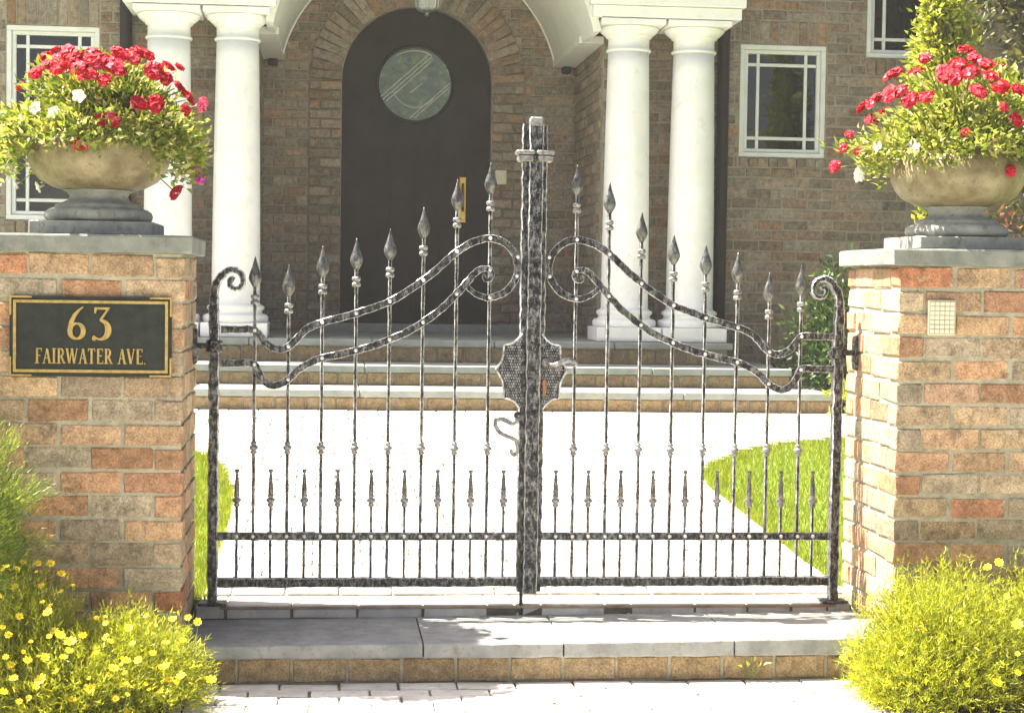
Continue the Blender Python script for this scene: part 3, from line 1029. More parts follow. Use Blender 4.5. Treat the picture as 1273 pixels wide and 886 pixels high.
TALL = [0.1605 + .1221 * i for i in range(8)]
SHORT = [0.0975 + .1221 * i for i in range(9)]
for side in (-1, 1):
    gt = thing('gate_leaf', ('left' if side < 0 else 'right') + (' leaf of the black wrought iron gate with the curled pull handle' if side < 0 else ' leaf of the black wrought iron gate with the lever handle'), 'gate', 'leaves of the iron gate', (side * 1.16, 0, 0))
    gx = side * 1.16
    L = lambda x: side * x - gx                         # leaf-local x
    sd_ = 10 if side > 0 else 50
    def path(pts):
        return [(L(x), z) for x, z in pts]
    # hinge stile ending in a scroll
    sp = vbar(1.160, .004, .96, .022) + spline([(1.1602, .975)] + SCR[2:], 6)
    wd_ = [.038 if z < 1.05 and x > 1.15 else max(.018, .038 - .020 * min(1, (i - 46) / 40.)) for i, (x, z) in enumerate(sp)]
    MB().band(path(sp), wd_, .036, 0, .0045, .0022, seed=sd_).build('hinge_stile', ['iron', 'iron_edge'], gt)
    MB().box((L(1.160), 0, .007), (.10, .085, .010), 0, .003).build('foot_plate', 'iron', gt)
    hc = MB().lathe([(.026, -.022), (.030, -.018), (.030, -.009), (.027, -.006), (.027, .006), (.030, .009), (.030, .018), (.026, .022)], (L(1.160), 0, .945), 10)
    hc.build('hinge_collar', ['iron'], gt)
    MB().tube([(L(1.13), -.006, .945), (L(1.118), -.006, .945)], [.008, .004], 6).build('hinge_bolt', 'iron', gt)
    # rails
    rail = MB().band([(L(x), .2535) for x in np.linspace(1.142, .044, 40)], .030, .010, -.0125, .0016, .0013, seed=sd_ + 1).build('middle_rail', ['iron', 'iron_edge'], gt)
    MB().band([(L(x), .082) for x in np.linspace(1.142, .044, 40)], .035, .026, 0, .003, .0016, seed=sd_ + 2).build('bottom_rail', ['iron', 'iron_edge'], gt)
    # scrolled bands
    n_ = len(ups)
    wu = [.027 if i < n_ - 22 else .027 - .010 * (i - n_ + 22) / 22 for i in range(n_)]
    ub = MB().band(path(ups), wu, .011, -.0135, .002, .0013, seed=sd_ + 3).build('upper_scroll_band', ['iron', 'iron_edge'], gt)
    n_ = len(los)
    wl_ = [.027 if i < n_ - 40 else max(.012, .027 - .016 * (i - n_ + 40) / 40) for i in range(n_)]
    lb = MB().band(path(los), wl_, .011, -.0135 + .001, .002, .0013, seed=sd_ + 4).build('lower_scroll_band', ['iron', 'iron_edge'], gt)
    for (x, z) in ((.0585, 1.285), (.0605, 1.215)):
        rivet(ub, L(x), -.019, z)
    # tall pickets
    for i, x in enumerate(TALL):
        zt = TIPS[i]
        lx = L(x)
        top = zt - .1165
        pk = MB().band(vbar(lx, .095, top + .004, .03), .0130, .0130, 0, .0024, .0008, seed=sd_ + 10 + i).build('picket', ['iron', 'iron_edge'], gt)
        o = link('finial', FIN, pk, (lx, 0, top))
        o.rotation_euler = (0, 0, random.uniform(-.25, .25))
        link('collar', COLL, pk, (lx, 0, top - .042))
        link('knot', KNOT, pk, (lx, 0, .5765))
        zz = z_on(ups, x)
        for z in (zz if i == 0 else zz[:1]):
            rivet(ub, lx, -.019, z)
        zz = z_on(los, x)
        rivet(lb, lx, -.018, max(zz) if i == 0 else zz[0])
        rivet(rail, lx, -.0175, .2535)
    # short pickets
    for i, x in enumerate(SHORT):
        lx = L(x)
        pk = MB().band(vbar(lx, .095, .372, .03), .0115, .0115, 0, .0022, .0007, seed=sd_ + 30 + i).build('short_picket', ['iron', 'iron_edge'], gt)
        MB().lathe([(.006, .390), (.0098, .405), (.0098, .425), (.0078, .450), (.0055, .476), (.0045, .484), (.0082, .490), (.0088, .495), (.004, .498)], (lx, 0, 0), 8).build('spindle', ['iron_leaf'], pk, True)
        link('knot', KNOT, pk, (lx, 0, .384))
        rivet(rail, lx, -.0175, .2535)
    # meeting stile and head
    x0 = .030
    top = 1.775 if side < 0 else 1.768
    MB().band(vbar(L(x0), .046, top, .02), .034, .030, 0.004, .004, .0022, seed=sd_ + 50).build('meeting_stile', ['iron', 'iron_edge'], gt)
    MB().box((L(.037), -.012, 1.668), (.068, .078, .016), 0, .005).build('head_collar', 'iron_silver', gt)
    MB().box((L(.036), -.012, 1.647), (.056, .064, .024), 0, .004).build('head_moulding', 'iron_silver', gt)
    # lock plate: half of a scalloped web, rim and hammered bosses
    pts = [(.036, 1.002), (.104, .961), (.133, .871), (.102, .766), (.043, .7275)]
    out = []
    for (xa, za), (xb, zb) in zip(pts[:-1], pts[1:]):
        for t in np.linspace(0, 1, 6, endpoint=False):
            bul = .011 * math.sin(math.pi * t)
            xm, zm = xa + (xb - xa) * t, za + (zb - za) * t
            dx, dz = .03 - xm, .866 - zm
            dl = math.hypot(dx, dz)
            out.append((xm + dx / dl * bul, zm + dz / dl * bul))
    out.append(pts[-1])
    poly = [(.030, 1.002)] + out + [(.030, .7275)]
    lp = MB().prism([(L(x), z) for x, z in poly], -.014, -.008).build('lock_plate', 'iron', gt)
    MB().tube([(L(x), -.0145, z) for x, z in out], .0042, 6).build('plate_rim', 'iron_edge', lp)
    bos = MB()
    def inside(x, z):
        c_ = False
        n2 = len(poly)
        for a in range(n2):
            (xa, za), (xb, zb) = poly[a], poly[(a + 1) % n2]
            if (za > z) != (zb > z) and x < (xb - xa) * (z - za) / (zb - za) + xa:
                c_ = not c_
        return c_
    for r_ in range(26):
        for q in range(12):
            x = .040 + q * .0088 + (.0044 if r_ % 2 else 0)
            z = .735 + r_ * .0104
            if all(inside(x + dx, z + dz) for dx, dz in ((.008, 0), (-.006, 0), (0, .008), (0, -.008))):
                c = (L(x), -.0138, z)
                a, b = .0036, .0046
                bos.add([(c[0] - a, c[1], c[2]), (c[0], c[1], c[2] - b), (c[0] + a, c[1], c[2]), (c[0], c[1], c[2] + b), (c[0], c[1] - .0040, c[2])], [(0, 1, 4), (1, 2, 4), (2, 3, 4), (3, 0, 4)])
    bos.build('plate_bosses', 'iron_edge', lp)['kind'] = 'stuff'
    if side < 0:
        # cover strip over the joint, drop bolt, curled pull handle
        MB().band(vbar(.003 - gx, .043, 1.790, .02), .052, .018, -.026, .004, .0022, seed=77).build('cover_strip', ['iron', 'iron_edge'], gt)
        MB().box((.003 - gx, -.014, 1.781), (.050, .052, .034), 0, .006).build('strip_end', 'iron_silver', gt)
        MB().tube([(-.028 - gx, -.014, .20), (-.028 - gx, -.014, -.042)], .0075, 8).build('drop_bolt', 'iron', gt)
        hb = MB().tube(spline([(-.036 - gx, -.02, .700), (-.052 - gx, -.045, .690), (-.075 - gx, -.055, .676), (-.110 - gx, -.055, .690), (-.134 - gx, -.050, .688)], 5), [.0095] * 21, 8).build('pull_handle', 'iron_silver', gt)
        MB().tube(spline([(-.134 - gx, -.050, .692), (-.136 - gx, -.05, .668), (-.118 - gx, -.05, .640), (-.085 - gx, -.046, .624), (-.060 - gx, -.040, .612), (-.053 - gx, -.036, .590), (-.054 - gx, -.036, .568), (-.064 - gx, -.036, .558), (-.073 - gx, -.036, .566), (-.071 - gx, -.036, .578)], 5), [.0078] * 46, 8).build('curled_tail', 'iron_silver', hb)
        MB().lathe([(.004, -.014), (.012, -.009), (.0135, 0), (.012, .009), (.004, .014)], (-.054 - gx, -.04, .704), 10).build('knob', 'iron', hb, True)
    else:
        lv = MB().tube(spline([(.049 - gx, -.030, .897), (.062 - gx, -.050, .894), (.078 - gx, -.058, .890), (.100 - gx, -.058, .900), (.125 - gx, -.058, .908), (.146 - gx, -.056, .906), (.158 - gx, -.054, .898), (.156 - gx, -.054, .889), (.147 - gx, -.054, .888)], 5),
                       [.006 + .005 * math.sin(math.pi * min(1, i / 36)) for i in range(41)], 8).build('lever_handle', 'iron_silver', gt, True)
        MB().lathe([(.014, -.012), (.017, -.004), (.015, .004), (.008, .010)], n=12).build('rose', 'iron_silver', lv).matrix_local = Matrix.Translation((.049 - gx, -.03, .899)) @ Matrix.Rotation(math.pi / 2, 4, 'X')
        MB().prism([(.040 - gx, .775), (.050 - gx, .775), (.054 - gx, .790), (.050 - gx, .815), (.054 - gx, .828), (.045 - gx, .838), (.038 - gx, .826), (.041 - gx, .805)], -.024, -.010).build('keyhole_cover', 'rust', gt)

# ================================================================== HOUSE
hs = thing('brick_house', 'brown brick house with white columned porch and arched dark front door', 'house', loc=(0.04, 7.4, 0.30))
HX, HY, HZ = 0.04, 7.4, 0.30
h = lambda x, y, z: (x - HX, y - HY, z - HZ)
HC, HL, HJ = 0.0828, 0.2045, 0.0135
WT = 4.55                                                # height of the walls
FY, BY = 7.4, 9.0                                        # front wall face, porch back wall face
PX0, PX1 = 0.04 - 1.355, 0.04 + 1.355                    # porch recess
FLOOR = 0.765
WIN = {'r': (2.492, 3.192, 2.222, 3.115), 'u': (3.515, 4.215, 3.032, 4.30), 'l': (-3.192, -2.492, 1.620, 3.100)}
# mortar cores (wall bodies) with openings
def wall_boxes(x0, x1, z0, z1, holes):
    xs_ = sorted({x0, x1, *[q for a in holes for q in a[:2]]})
    out = []
    for a, b in zip(xs_[:-1], xs_[1:]):
        iv = [(z0, z1)]
        for hx0, hx1, hz0, hz1 in holes:
            if hx0 <= a and hx1 >= b:
                nv = []
                for p, q in iv:
                    if hz0 > p:
                        nv.append((p, min(hz0, q)))
                    if hz1 < q:
                        nv.append((max(hz1, p), q))
                iv = nv
        out += [(a, b, p, q) for p, q in iv]
    return out
cy0 = FY + 0.002
for a, b, p, q in wall_boxes(PX1, 7.0, 0.2, WT, [WIN['r'], WIN['u']]) + wall_boxes(-7.0, PX0, 0.2, WT, [WIN['l']]):
    MB().box(h((a + b) / 2, cy0 + .15, (p + q) / 2), (b - a, .30, q - p)).build('wall_panel', 'house_mortar', hs)
for sx, xx in ((-1, PX0), (1, PX1)):
    MB().box(h(xx + sx * (.15 + .008), (cy0 + .3 + BY + .2) / 2, (0.2 + 4.2) / 2), (.30, BY + .2 - cy0 - .3, 4.0)).build('porch_side_wall', 'house_mortar', hs)
# back wall with arched opening
DX, DR, DZ = 0.015, 0.650, 2.930
bw = MB()
nn = 24
for a, b in ((PX0 - .005, DX - DR), (DX + DR, PX1 + .005)):
    bw.box(h((a + b) / 2, BY + .108, (.5 + DZ) / 2), (b - a, .20, DZ - .5))
for i in range(nn):
    a0, a1 = math.pi * i / nn, math.pi * (i + 1) / nn
    xa, xb = DX + DR * math.cos(a0), DX + DR * math.cos(a1)
    za, zb = DZ + DR * math.sin(a0), DZ + DR * math.sin(a1)
    bw.prism([(xb - HX, zb - HZ), (xa - HX, za - HZ), (xa - HX, 4.3 - HZ), (xb - HX, 4.3 - HZ)], BY + .008 - HY, BY + .208 - HY)
for a, b in ((PX0 - .005, DX - DR), (DX + DR, PX1 + .005)):
    bw.box(h((a + b) / 2, BY + .108, (DZ + 4.3) / 2), (b - a, .20, 4.3 - DZ))
bw.build('porch_back_wall', 'house_mortar', hs)

# brickwork
singles, rest = [], []
SB = {q: .24 + HC * math.floor((v[2] - .07 - .24) / HC) for q, v in WIN.items()}        # foot of each rowlock sill
LT = {q: .24 + HC * round((v[3] + .205 - .24) / HC) for q, v in WIN.items()}            # top of each soldier lintel
hole = lambda q: (WIN[q][0], WIN[q][1], SB[q], LT[q])
for xc, zc, L_ in running_bond(PX1, 6.9, .24, WT, HC, HL, HJ, [hole('r'), hole('u')]):
    it = (h(xc, FY + .03 + random.uniform(-.0025, .0025), zc), (L_, .07, HC - HJ), 0, 0)
    (singles if (xc < 4.1 and .80 < zc < 3.62) else rest).append(it)
for xc, zc, L_ in running_bond(-6.9, PX0, .24, WT, HC, HL, HJ, [hole('l')], .05):
    rest.append((h(xc, FY + .03 + random.uniform(-.0025, .0025), zc), (L_, .07, HC - HJ), 0, 0))
# porch side walls
for sx, xx in ((-1, PX0), (1, PX1)):
    for yc, zc, L_ in running_bond(FY + .075, BY, FLOOR, FLOOR + HC * 29, HC, HL, HJ, (), .03):
        rest.append((h(xx + sx * (.03 + random.uniform(-.002, .002)), yc, zc), (L_, .07, HC - HJ), math.pi / 2, 0))
# porch back wall: field, jamb pilasters standing 2 cm proud, voussoir ring
JW = 0.285
def field(zc):
    iv = []
    if zc < DZ:
        o_ = DR + JW
    else:
        o_ = math.sqrt(max(0, (DR + JW) ** 2 - (zc - DZ) ** 2))
    if o_ <= 0:
        return [(PX0 + .004, PX1 - .004)]
    return [(PX0 + .004, DX - o_), (DX + o_, PX1 - .004)]
for xc, zc, L_ in running_bond(PX0, PX1, FLOOR, 4.2, HC, HL, HJ, (), 0, field):
    rest.append((h(xc, BY + .03, zc), (L_, .07, HC - HJ), 0, 0))
for sx in (-1, 1):
    i = 0
    z = FLOOR + HC / 2
    while z < DZ:
        for a, b in (((0, .19), (.19, JW)) if i % 2 else ((0, .095), (.095, JW))):
            xm = DX + sx * (DR + (a + b) / 2)
            rest.append((h(xm, BY + .012, z), (b - a - HJ, .07, HC - HJ), 0, 0))
        z += HC
        i += 1
vs_me = brick_variants(JW - .012, .075, 0.0725, 4, 'house_brick', 'voussoir', .004, .002)
nv_ = 32
for i in range(nv_):
    a = math.pi * (i + .5) / nv_
    rr = DR + JW / 2
    o = link('voussoir', vs_me[i % 4], hs, h(DX + rr * math.cos(a), BY + .012, DZ + rr * math.sin(a)))
    o.rotation_euler = (0, -a, 0)
# soldier lintels and rowlock sills of the windows
for key in WIN:
    a, b, c, d = WIN[key]
    n1 = 9
    for i in range(n1):
        x = a + (b - a) * (i + .5) / n1
        hl_, hs_ = LT[key] - d, c - SB[key]
        ob_ = (h(x, FY + .028, d + hl_ / 2), ((b - a) / n1 - .011, .07, hl_ - .012), 0, 0)
        (singles if key == 'r' else rest).append(ob_)
        ob_ = (h(x, FY + .020, c - hs_ / 2), ((b - a) / n1 - .011, .08, hs_ - .012), 0, 0)
        (singles if key == 'r' else rest).append(ob_)
singles.sort(key=lambda t: -t[0][2] * .0 + abs(t[0][0] - 2.9))
rest += singles[298:]
singles = singles[:298]
cache = {}
for c, d, rz, ry in singles:
    key = (round(d[0] * 2, 2), round(d[2], 3))
    if key not in cache:
        cache[key] = brick_variants(d[0], d[1], d[2], 3, 'house_brick', 'brick', .005, .0028)
    o = brick_obj('brick', random.choice(cache[key]), hs, c, rz)
    L0 = cache[key][0]
joined_bricks(rest, 'house_brick', 'brickwork', hs)

# windows
def window(key, label, cols_inset=.115, tall=False):
    a, b, c, d = WIN[key]
    wn = link('window', None, hs, h((a + b) / 2, FY, (c + d) / 2))
    wn.empty_display_size = .1
    tag(wn, label)
    W_, H_ = b - a, d - c
    mb = MB()
    def fr(w_, h__, t, y0, y1, mb):
        mb.box((0, (y0 + y1) / 2, h__ / 2 - t / 2), (w_, y1 - y0, t), 0, .004)
        mb.box((0, (y0 + y1) / 2, -h__ / 2 + t / 2), (w_, y1 - y0, t), 0, .004)
        mb.box((w_ / 2 - t / 2, (y0 + y1) / 2, 0), (t, y1 - y0, h__ - 2 * t), 0, .004)
        mb.box((-w_ / 2 + t / 2, (y0 + y1) / 2, 0), (t, y1 - y0, h__ - 2 * t), 0, .004)
    fr(W_ - .004, H_ - .004, .038, .004, .11, mb)
    mb.build('frame', 'window_paint', wn)
    mb = MB()
    fr(W_ - .082, H_ - .082, .030, .030, .09, mb)
    mb.build('sash', 'window_paint', wn)
    iw, ih = W_ - .142, H_ - .142
    bx_ = iw / 2 - .085
    bz_ = ih / 2 - .085
    for s in (-1, 1):
        MB().box((s * bx_, .056, 0), (.026, .022, ih + .004), 0, .004).build('muntin', 'window_paint', wn)
        for k0, k1 in ((-iw / 2, -bx_ - .013), (-bx_ + .013, bx_ - .013), (bx_ + .013, iw / 2)):
            MB().box(((k0 + k1) / 2, .056, s * bz_), (k1 - k0, .020, .026), 0, .004).build('muntin', 'window_paint', wn)
    xs_ = [-iw / 2, -bx_, bx_, iw / 2]
    zs_ = [-ih / 2, -bz_, bz_, ih / 2]
    for i in range(3):
        for j in range(3):
            p = MB().box(((xs_[i] + xs_[i + 1]) / 2, .062, (zs_[j] + zs_[j + 1]) / 2), (xs_[i + 1] - xs_[i] - .006, .005, zs_[j + 1] - zs_[j] - .006)).build('pane', 'pane', wn)
            p.rotation_euler = (random.uniform(-.006, .006), 0, random.uniform(-.006, .006))
    return wn
window('r', 'white framed window right of the porch columns')
window('u', 'higher window cut off by the top of the picture')
window('l', 'tall window behind the left flower urn')

# columns
def column(x):
    cl = link('column', None, hs, h(x, 6.95, FLOOR))
    cl.empty_display_size = .1
    MB().box((0, 0, .0555), (.49, .49, .105), 0, .005).build('plinth', 'white_paint', cl)
    pr = [(.235, .109), (.243, .125), (.243, .150), (.232, .165), (.205, .172), (.196, .184), (.196, .194), (.206, .202), (.215, .214), (.212, .228), (.200, .236), (.190, .240), (.182, .250)]
    MB().lathe(pr, n=40).build('base', 'white_paint', cl, True)
    pr = []
    for i in range(15):
        t = i / 14
        pr.append((.180 - .024 * t ** 1.7, .250 + (2.195 - .250) * t))
    MB().lathe([(.183, .2485)] + pr, n=40).build('shaft', 'white_paint', cl, True)
    pr = [(.156, 2.1945), (.166, 2.190), (.172, 2.198), (.172, 2.208), (.164, 2.216), (.1565, 2.22), (.1565, 2.29), (.168, 2.30), (.176, 2.304), (.176, 2.312), (.196, 2.326), (.220, 2.348), (.232, 2.366), (.234, 2.374)]
    MB().lathe(pr, n=40).build('capital', 'white_paint', cl, True)
    MB().box((0, 0, 2.399), (.488, .488, .046), 0, .006).build('abacus', 'white_paint', cl)
for x in (-1.9325, -1.4275, 1.5175, 2.0225):
    column(x)

# entablature with arched opening and barrel vault
VC, VR = 2.84, 1.216
VX = 0.03
ent = link('entablature', None, hs, h(0.04, 6.95, 3.19))
ent.empty_display_size = .1
e = lambda x, y, z: (x - .04, y - 6.95, z - 3.19)
for sx, xa, xb in ((-1, -2.285, -1.10), (1, 1.165, 2.375)):
    MB().box(e((xa + xb) / 2, (6.70 + 7.39) / 2, 3.235), (xb - xa - .08, .69, .085), 0, .004).build('architrave', 'white_paint', ent)
    MB().box(e((xa + xb) / 2, (6.66 + 7.39) / 2, 3.3205), (xb - xa - .03, .73, .080), 0, .004).build('fascia', 'white_paint', ent)
    MB().box(e((xa + xb) / 2, (6.62 + 7.39) / 2, 3.388), (xb - xa + .02, .77, .050), 0, .008).build('cornice', 'white_paint', ent)
# upper face above the cornices with the arch cut out
fa = MB()
ZB, ZT = 3.415, 4.52
XA, XB = -2.26, 2.34
na = 28
a_st = math.asin((ZB - VC) / VR)
arcp = [(VX + VR * math.cos(a), VC + VR * math.sin(a)) for a in np.linspace(math.pi - a_st, a_st, na)]
for (xa, za), (xb, zb) in zip(arcp[:-1], arcp[1:]):
    fa.prism([(xa - .04, za - 3.19), (xb - .04, zb - 3.19), (xb - .04, ZT - 3.19), (xa - .04, ZT - 3.19)], 6.68 - 6.95, 6.78 - 6.95)
for xa, xb in ((XA, arcp[0][0]), (arcp[-1][0], XB)):
    fa.box(e((xa + xb) / 2, (6.68 + 7.385) / 2, (ZB + ZT) / 2), (xb - xa, .705, ZT - ZB))
fa.build('pediment_face', 'white_paint', ent)
# barrel vault, with a ledge over each side wall
vt = MB()
a0 = math.asin((3.085 - VC) / VR)
arc_o = [(VX + VR * math.cos(a), VC + VR * math.sin(a)) for a in np.linspace(math.pi - a0, a0, 36)]
for (xa, za), (xb, zb) in zip(arc_o[:-1], arc_o[1:]):
    oa = ((xa - VX) * 1.05 + VX, (za - VC) * 1.05 + VC)
    ob_ = ((xb - VX) * 1.05 + VX, (zb - VC) * 1.05 + VC)
    vt.prism([(xa - HX, za - HZ), (xb - HX, zb - HZ), (ob_[0] - HX, ob_[1] - HZ), (oa[0] - HX, oa[1] - HZ)], 6.782 - HY, BY - HY)
vt.build('vault', 'plaster', hs)
MB().box(h((arc_o[0][0] + PX0) / 2 + .012, (7.392 + BY) / 2, 3.11), (arc_o[0][0] - PX0 + .02, BY - 7.392, .055)).build('ledge', 'plaster', hs)
MB().box(h((arc_o[-1][0] + PX1) / 2 - .012, (7.392 + BY) / 2, 3.11), (PX1 - arc_o[-1][0] + .02, BY - 7.392, .055)).build('ledge', 'plaster', hs)
# arris mould round the vault where it meets the back wall
MB().tube([(x - HX, BY - .012 - HY, z - HZ) for x, z in arc_o], .013, 6).build('vault_mould', 'white_paint', hs)
for xx in (PX1 - .09, PX0 + .09):
    MB().box(h(xx, BY - .07, 3.052), (.08, .10, .055), 0, .01).build('bracket', 'downpipe', hs)
# downpipes
for xx in (2.345, -2.29):
    MB().tube([h(xx, FY - .055, z) for z in (.70, 1.5, 2.4, 3.2, 4.5)], .047, 12).build('downpipe', 'downpipe', hs, True)
# roof, out of the picture
rf = MB()
rf.add([h(-7.4, 6.95, 4.56), h(7.4, 6.95, 4.56), h(7.4, 12.5, 4.56), h(-7.4, 12.5, 4.56), h(-4, 9.7, 6.2), h(4, 9.7, 6.2)], [(0, 1, 2, 3), (0, 1, 5, 4), (1, 2, 5), (2, 3, 4, 5), (3, 0, 4)])
rf.build('roof', 'roof', hs)
MB().box(h(0, 11.0, 2.3), (13.9, 3.0, 4.4)).build('house_body', 'house_mortar', hs)
# door
dr = link('door', None, hs, h(DX, BY + .13, FLOOR))
dr.empty_display_size = .1
tag(dr, 'dark arched front door with round leaded window')
dpoly = [(-DR, 0), (DR, 0)] + [(DR * math.cos(a), DZ - FLOOR + DR * math.sin(a)) for a in np.linspace(0, math.pi, 30)]
RWX, RWZ, RWR = -.015, 2.918 - FLOOR, .325
MB().prism(dpoly, 0, .06).build('leaf', 'door_wood', dr)
for xx in (-.43, -.215, 0, .215, .43):
    MB().box((xx, -.0035, .86), (.006, .007, 1.70)).build('batten', 'door_wood', dr)
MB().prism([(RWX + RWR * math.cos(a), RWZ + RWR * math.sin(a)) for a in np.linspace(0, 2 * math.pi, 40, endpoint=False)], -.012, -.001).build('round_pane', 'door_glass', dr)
ring = [(RWX + (RWR + .004) * math.cos(a), -.012, RWZ + (RWR + .004) * math.sin(a)) for a in np.linspace(0, 2 * math.pi, 44)]
MB().tube(ring, .014, 6).build('window_ring', 'door_wood', dr)
for rr_, n0, n1 in ((.29, 60, 125), (.20, 200, 330)):
    MB().tube([(RWX + rr_ * math.cos(R(a)), -.015, RWZ + rr_ * math.sin(R(a))) for a in np.linspace(n0, n1, 20)], .006, 5).build('lead_bar', 'lead', dr)
for off, t0, t1 in ((.115, -.30, .26), (.085, -.30, .27), (.055, -.29, .24), (-.19, -.23, .24), (-.215, -.20, .22), (-.03, -.08, .06)):
    ux, uz = math.cos(R(42)), math.sin(R(42))
    vx_, vz_ = -uz, ux
    p0 = (RWX + ux * t0 + vx_ * off, -.015, RWZ + uz * t0 + vz_ * off)
    p1 = (RWX + ux * t1 + vx_ * off, -.015, RWZ + uz * t1 + vz_ * off)
    MB().tube([p0, p1], .0055, 5).build('lead_bar', 'lead', dr)
MB().box((.415, -.006, 1.155), (.062, .012, .40), 0, .004).build('handle_plate', 'brass', dr)
MB().tube(spline([(.415, -.01, 1.29), (.415, -.06, 1.27), (.415, -.075, 1.18), (.415, -.055, 1.08), (.415, -.012, 1.06)], 5), .011, 8).build('handle', 'brass', dr)
MB().box((0, -.16, -.0), (1.9, .30, .13), 0, .01).build('threshold', 'tread_stone', dr)
MB().box(h(.752, BY - .028, 2.117), (.10, .014, .125), 0, .004).build('intercom_plate', 'keypad', hs)

# lantern
lt = thing('porch_lantern', 'silvery lantern hanging in the porch vault above the front door', 'lantern', loc=(0.026, 7.85, 3.32))
MB().lathe([(.004, 0), (.018, .008), (.012, .02), (.03, .03), (.075, .045), (.088, .06), (.088, .075)], n=8).build('base', 'steel', lt)
MB().lathe([(.082, .0752), (.105, .33)], n=8).build('glass', 'lantern_glass', lt)
for i in range(8):
    a = 2 * math.pi * i / 8
    MB().tube([(.086 * math.cos(a), .086 * math.sin(a), .07), (.109 * math.cos(a), .109 * math.sin(a), .335)], .006, 5).build('bar', 'steel', lt)
MB().lathe([(.118, .33), (.122, .345), (.09, .38), (.03, .44), (.012, .47), (.012, .72)], n=8).build('crown', 'steel', lt)

# front steps
fs_ = thing('front_steps', 'three broad stone-topped brick steps rising to the porch columns', 'steps', loc=(0.04, 6.2, 0.30))
FS = lambda x, y, z: (x - .04, y - 6.2, z - .30)
LEV = [(5.60, 0.455, 2.80), (6.10, 0.600, 2.58), (6.60, 0.765, 2.255)]
prev = 0.30
for y0, zt, hwid in LEV:
    nose = .050
    back = 7.40 if zt < .7 else 9.0
    hb_ = hwid if zt < .7 else hwid
    MB().box(FS(.04, (y0 + .04 + 7.385) / 2, (.25 + zt - nose) / 2 - .001), (2 * hwid - .08, 7.385 - y0 - .04, zt - nose - .25)).build('core', 'house_mortar', fs_)
    # tread slabs
    nsl = 5
    for i in range(nsl):
        a = .04 - hwid + 2 * hwid * i / nsl
        b = .04 - hwid + 2 * hwid * (i + 1) / nsl
        MB().box(FS((a + b) / 2, (y0 + 7.38) / 2, zt - nose / 2 + random.uniform(-.0012, .0012)), (b - a - .005, 7.38 - y0, nose), 0, .006).build('tread_slab', 'tread_stone', fs_)
    # riser bricks
    zc = prev + (zt - nose - prev) / 2
    hbr = zt - nose - prev - .012
    if hbr > 0:
        me_ = brick_variants(.194, .09, hbr, 4, 'riser_brick', 'brick', .004, .002)
        x = .04 - hwid + .13
        i = 0
        while x < .04 + hwid - .1:
            brick_obj('brick', random.choice(me_), fs_, FS(x, y0 + .075 + random.uniform(-.002, .002), zc))
            x += .205
        for sx in (-1, 1):
            y = y0 + .22
            while y < 7.3:
                brick_obj('brick', random.choice(me_), fs_, FS(.04 + sx * (hwid - .075), y, zc), math.pi / 2)
                y += .205
    prev = zt
MB().box(FS(.04, (7.384 + 9.1) / 2, FLOOR - .10), (2.72, 1.716, .196)).build('porch_floor', 'tread_stone', fs_)

# ================================================================== URNS AND FLOWERS
def floret(mb, c, nrm, size, petals=5, cup=.25, rr=random):
    n_ = Vector(nrm).normalized()
    a = n_.orthogonal().normalized()
    a = Matrix.Rotation(rr.uniform(0, 6.28), 3, n_) @ a
    b = n_.cross(a)
    c = Vector(c)
    for i in range(petals):
        t = 2 * math.pi * i / petals
        d = a * math.cos(t) + b * math.sin(t)
        s = n_.cross(d)
        L_ = size * rr.uniform(.85, 1.1)
        w_ = L_ * math.tan(math.pi / petals) * 1.0
        p = [c, c + d * L_ * .62 + s * w_ * .62 + n_ * L_ * cup, c + d * L_ + n_ * L_ * cup * rr.uniform(.2, .9) + s * w_ * .18, c + d * L_ * .97 - s * w_ * .25 + n_ * L_ * cup * .5, c + d * L_ * .62 - s * w_ * .62 + n_ * L_ * cup]
        mb.add(p, [(0, 1, 2), (0, 2, 3), (0, 3, 4)])


def cluster_mesh(mat, n_, rad, fl, seed, name, sq=(1, 1, 1)):
    rr = random.Random(seed)
    mb = MB()
    for i in range(n_):
        z = 1 - 1.35 * (i + .5) / n_
        t = i * 2.39996 + rr.uniform(-.3, .3)
        q = math.sqrt(max(0, 1 - z * z))
        d = Vector((q * math.cos(t), q * math.sin(t), z))
        floret(mb, d * rad * rr.uniform(.75, 1.1), d + Vector((rr.uniform(-.3, .3), rr.uniform(-.3, .3), 0)), fl * rr.uniform(.8, 1.15), 5, .2, rr)
    for i_, p in enumerate(mb.v):
        mb.v[i_] = (p[0] * sq[0], p[1] * sq[1], p[2] * sq[2])
    return mb.mesh(name, mat)


RED = [cluster_mesh('red_petal', 17, .030, .023, 1, 'red_bloom', (1.15, .9, .6)), cluster_mesh('red_petal', 11, .026, .023, 2, 'red_bloom', (1, 1, .5)), cluster_mesh('red_petal', 21, .036, .022, 3, 'red_bloom', (1.2, .85, .55)), cluster_mesh('red_petal', 8, .019, .026, 6, 'red_bloom', (1.1, 1, .5)), cluster_mesh('red_petal', 14, .033, .022, 8, 'red_bloom', (.85, 1.25, .6))]
PINK = [cluster_mesh('pink_petal', 10, .022, .014, 4, 'pink_bloom')]
MAG = [cluster_mesh('magenta_petal', 7, .014, .013, 5, 'magenta_bloom')]
def petunia(mat, seed, name, size=.030):
    rr = random.Random(seed)
    mb = MB()
    floret(mb, (0, 0, 0), (0, 0, 1), size, 5, .28, rr)
    floret(mb, (0, 0, -.004), (.15, .1, 1), size * .95, 5, .18, rr)
    mb.tube([(0, 0, .002), (0, 0, -.025)], [size * .3, size * .1], 6)
    return mb.mesh(name, mat)
WHT = [petunia('white_petal', 1, 'white_bloom'), petunia('white_petal', 2, 'white_bloom', .027)]

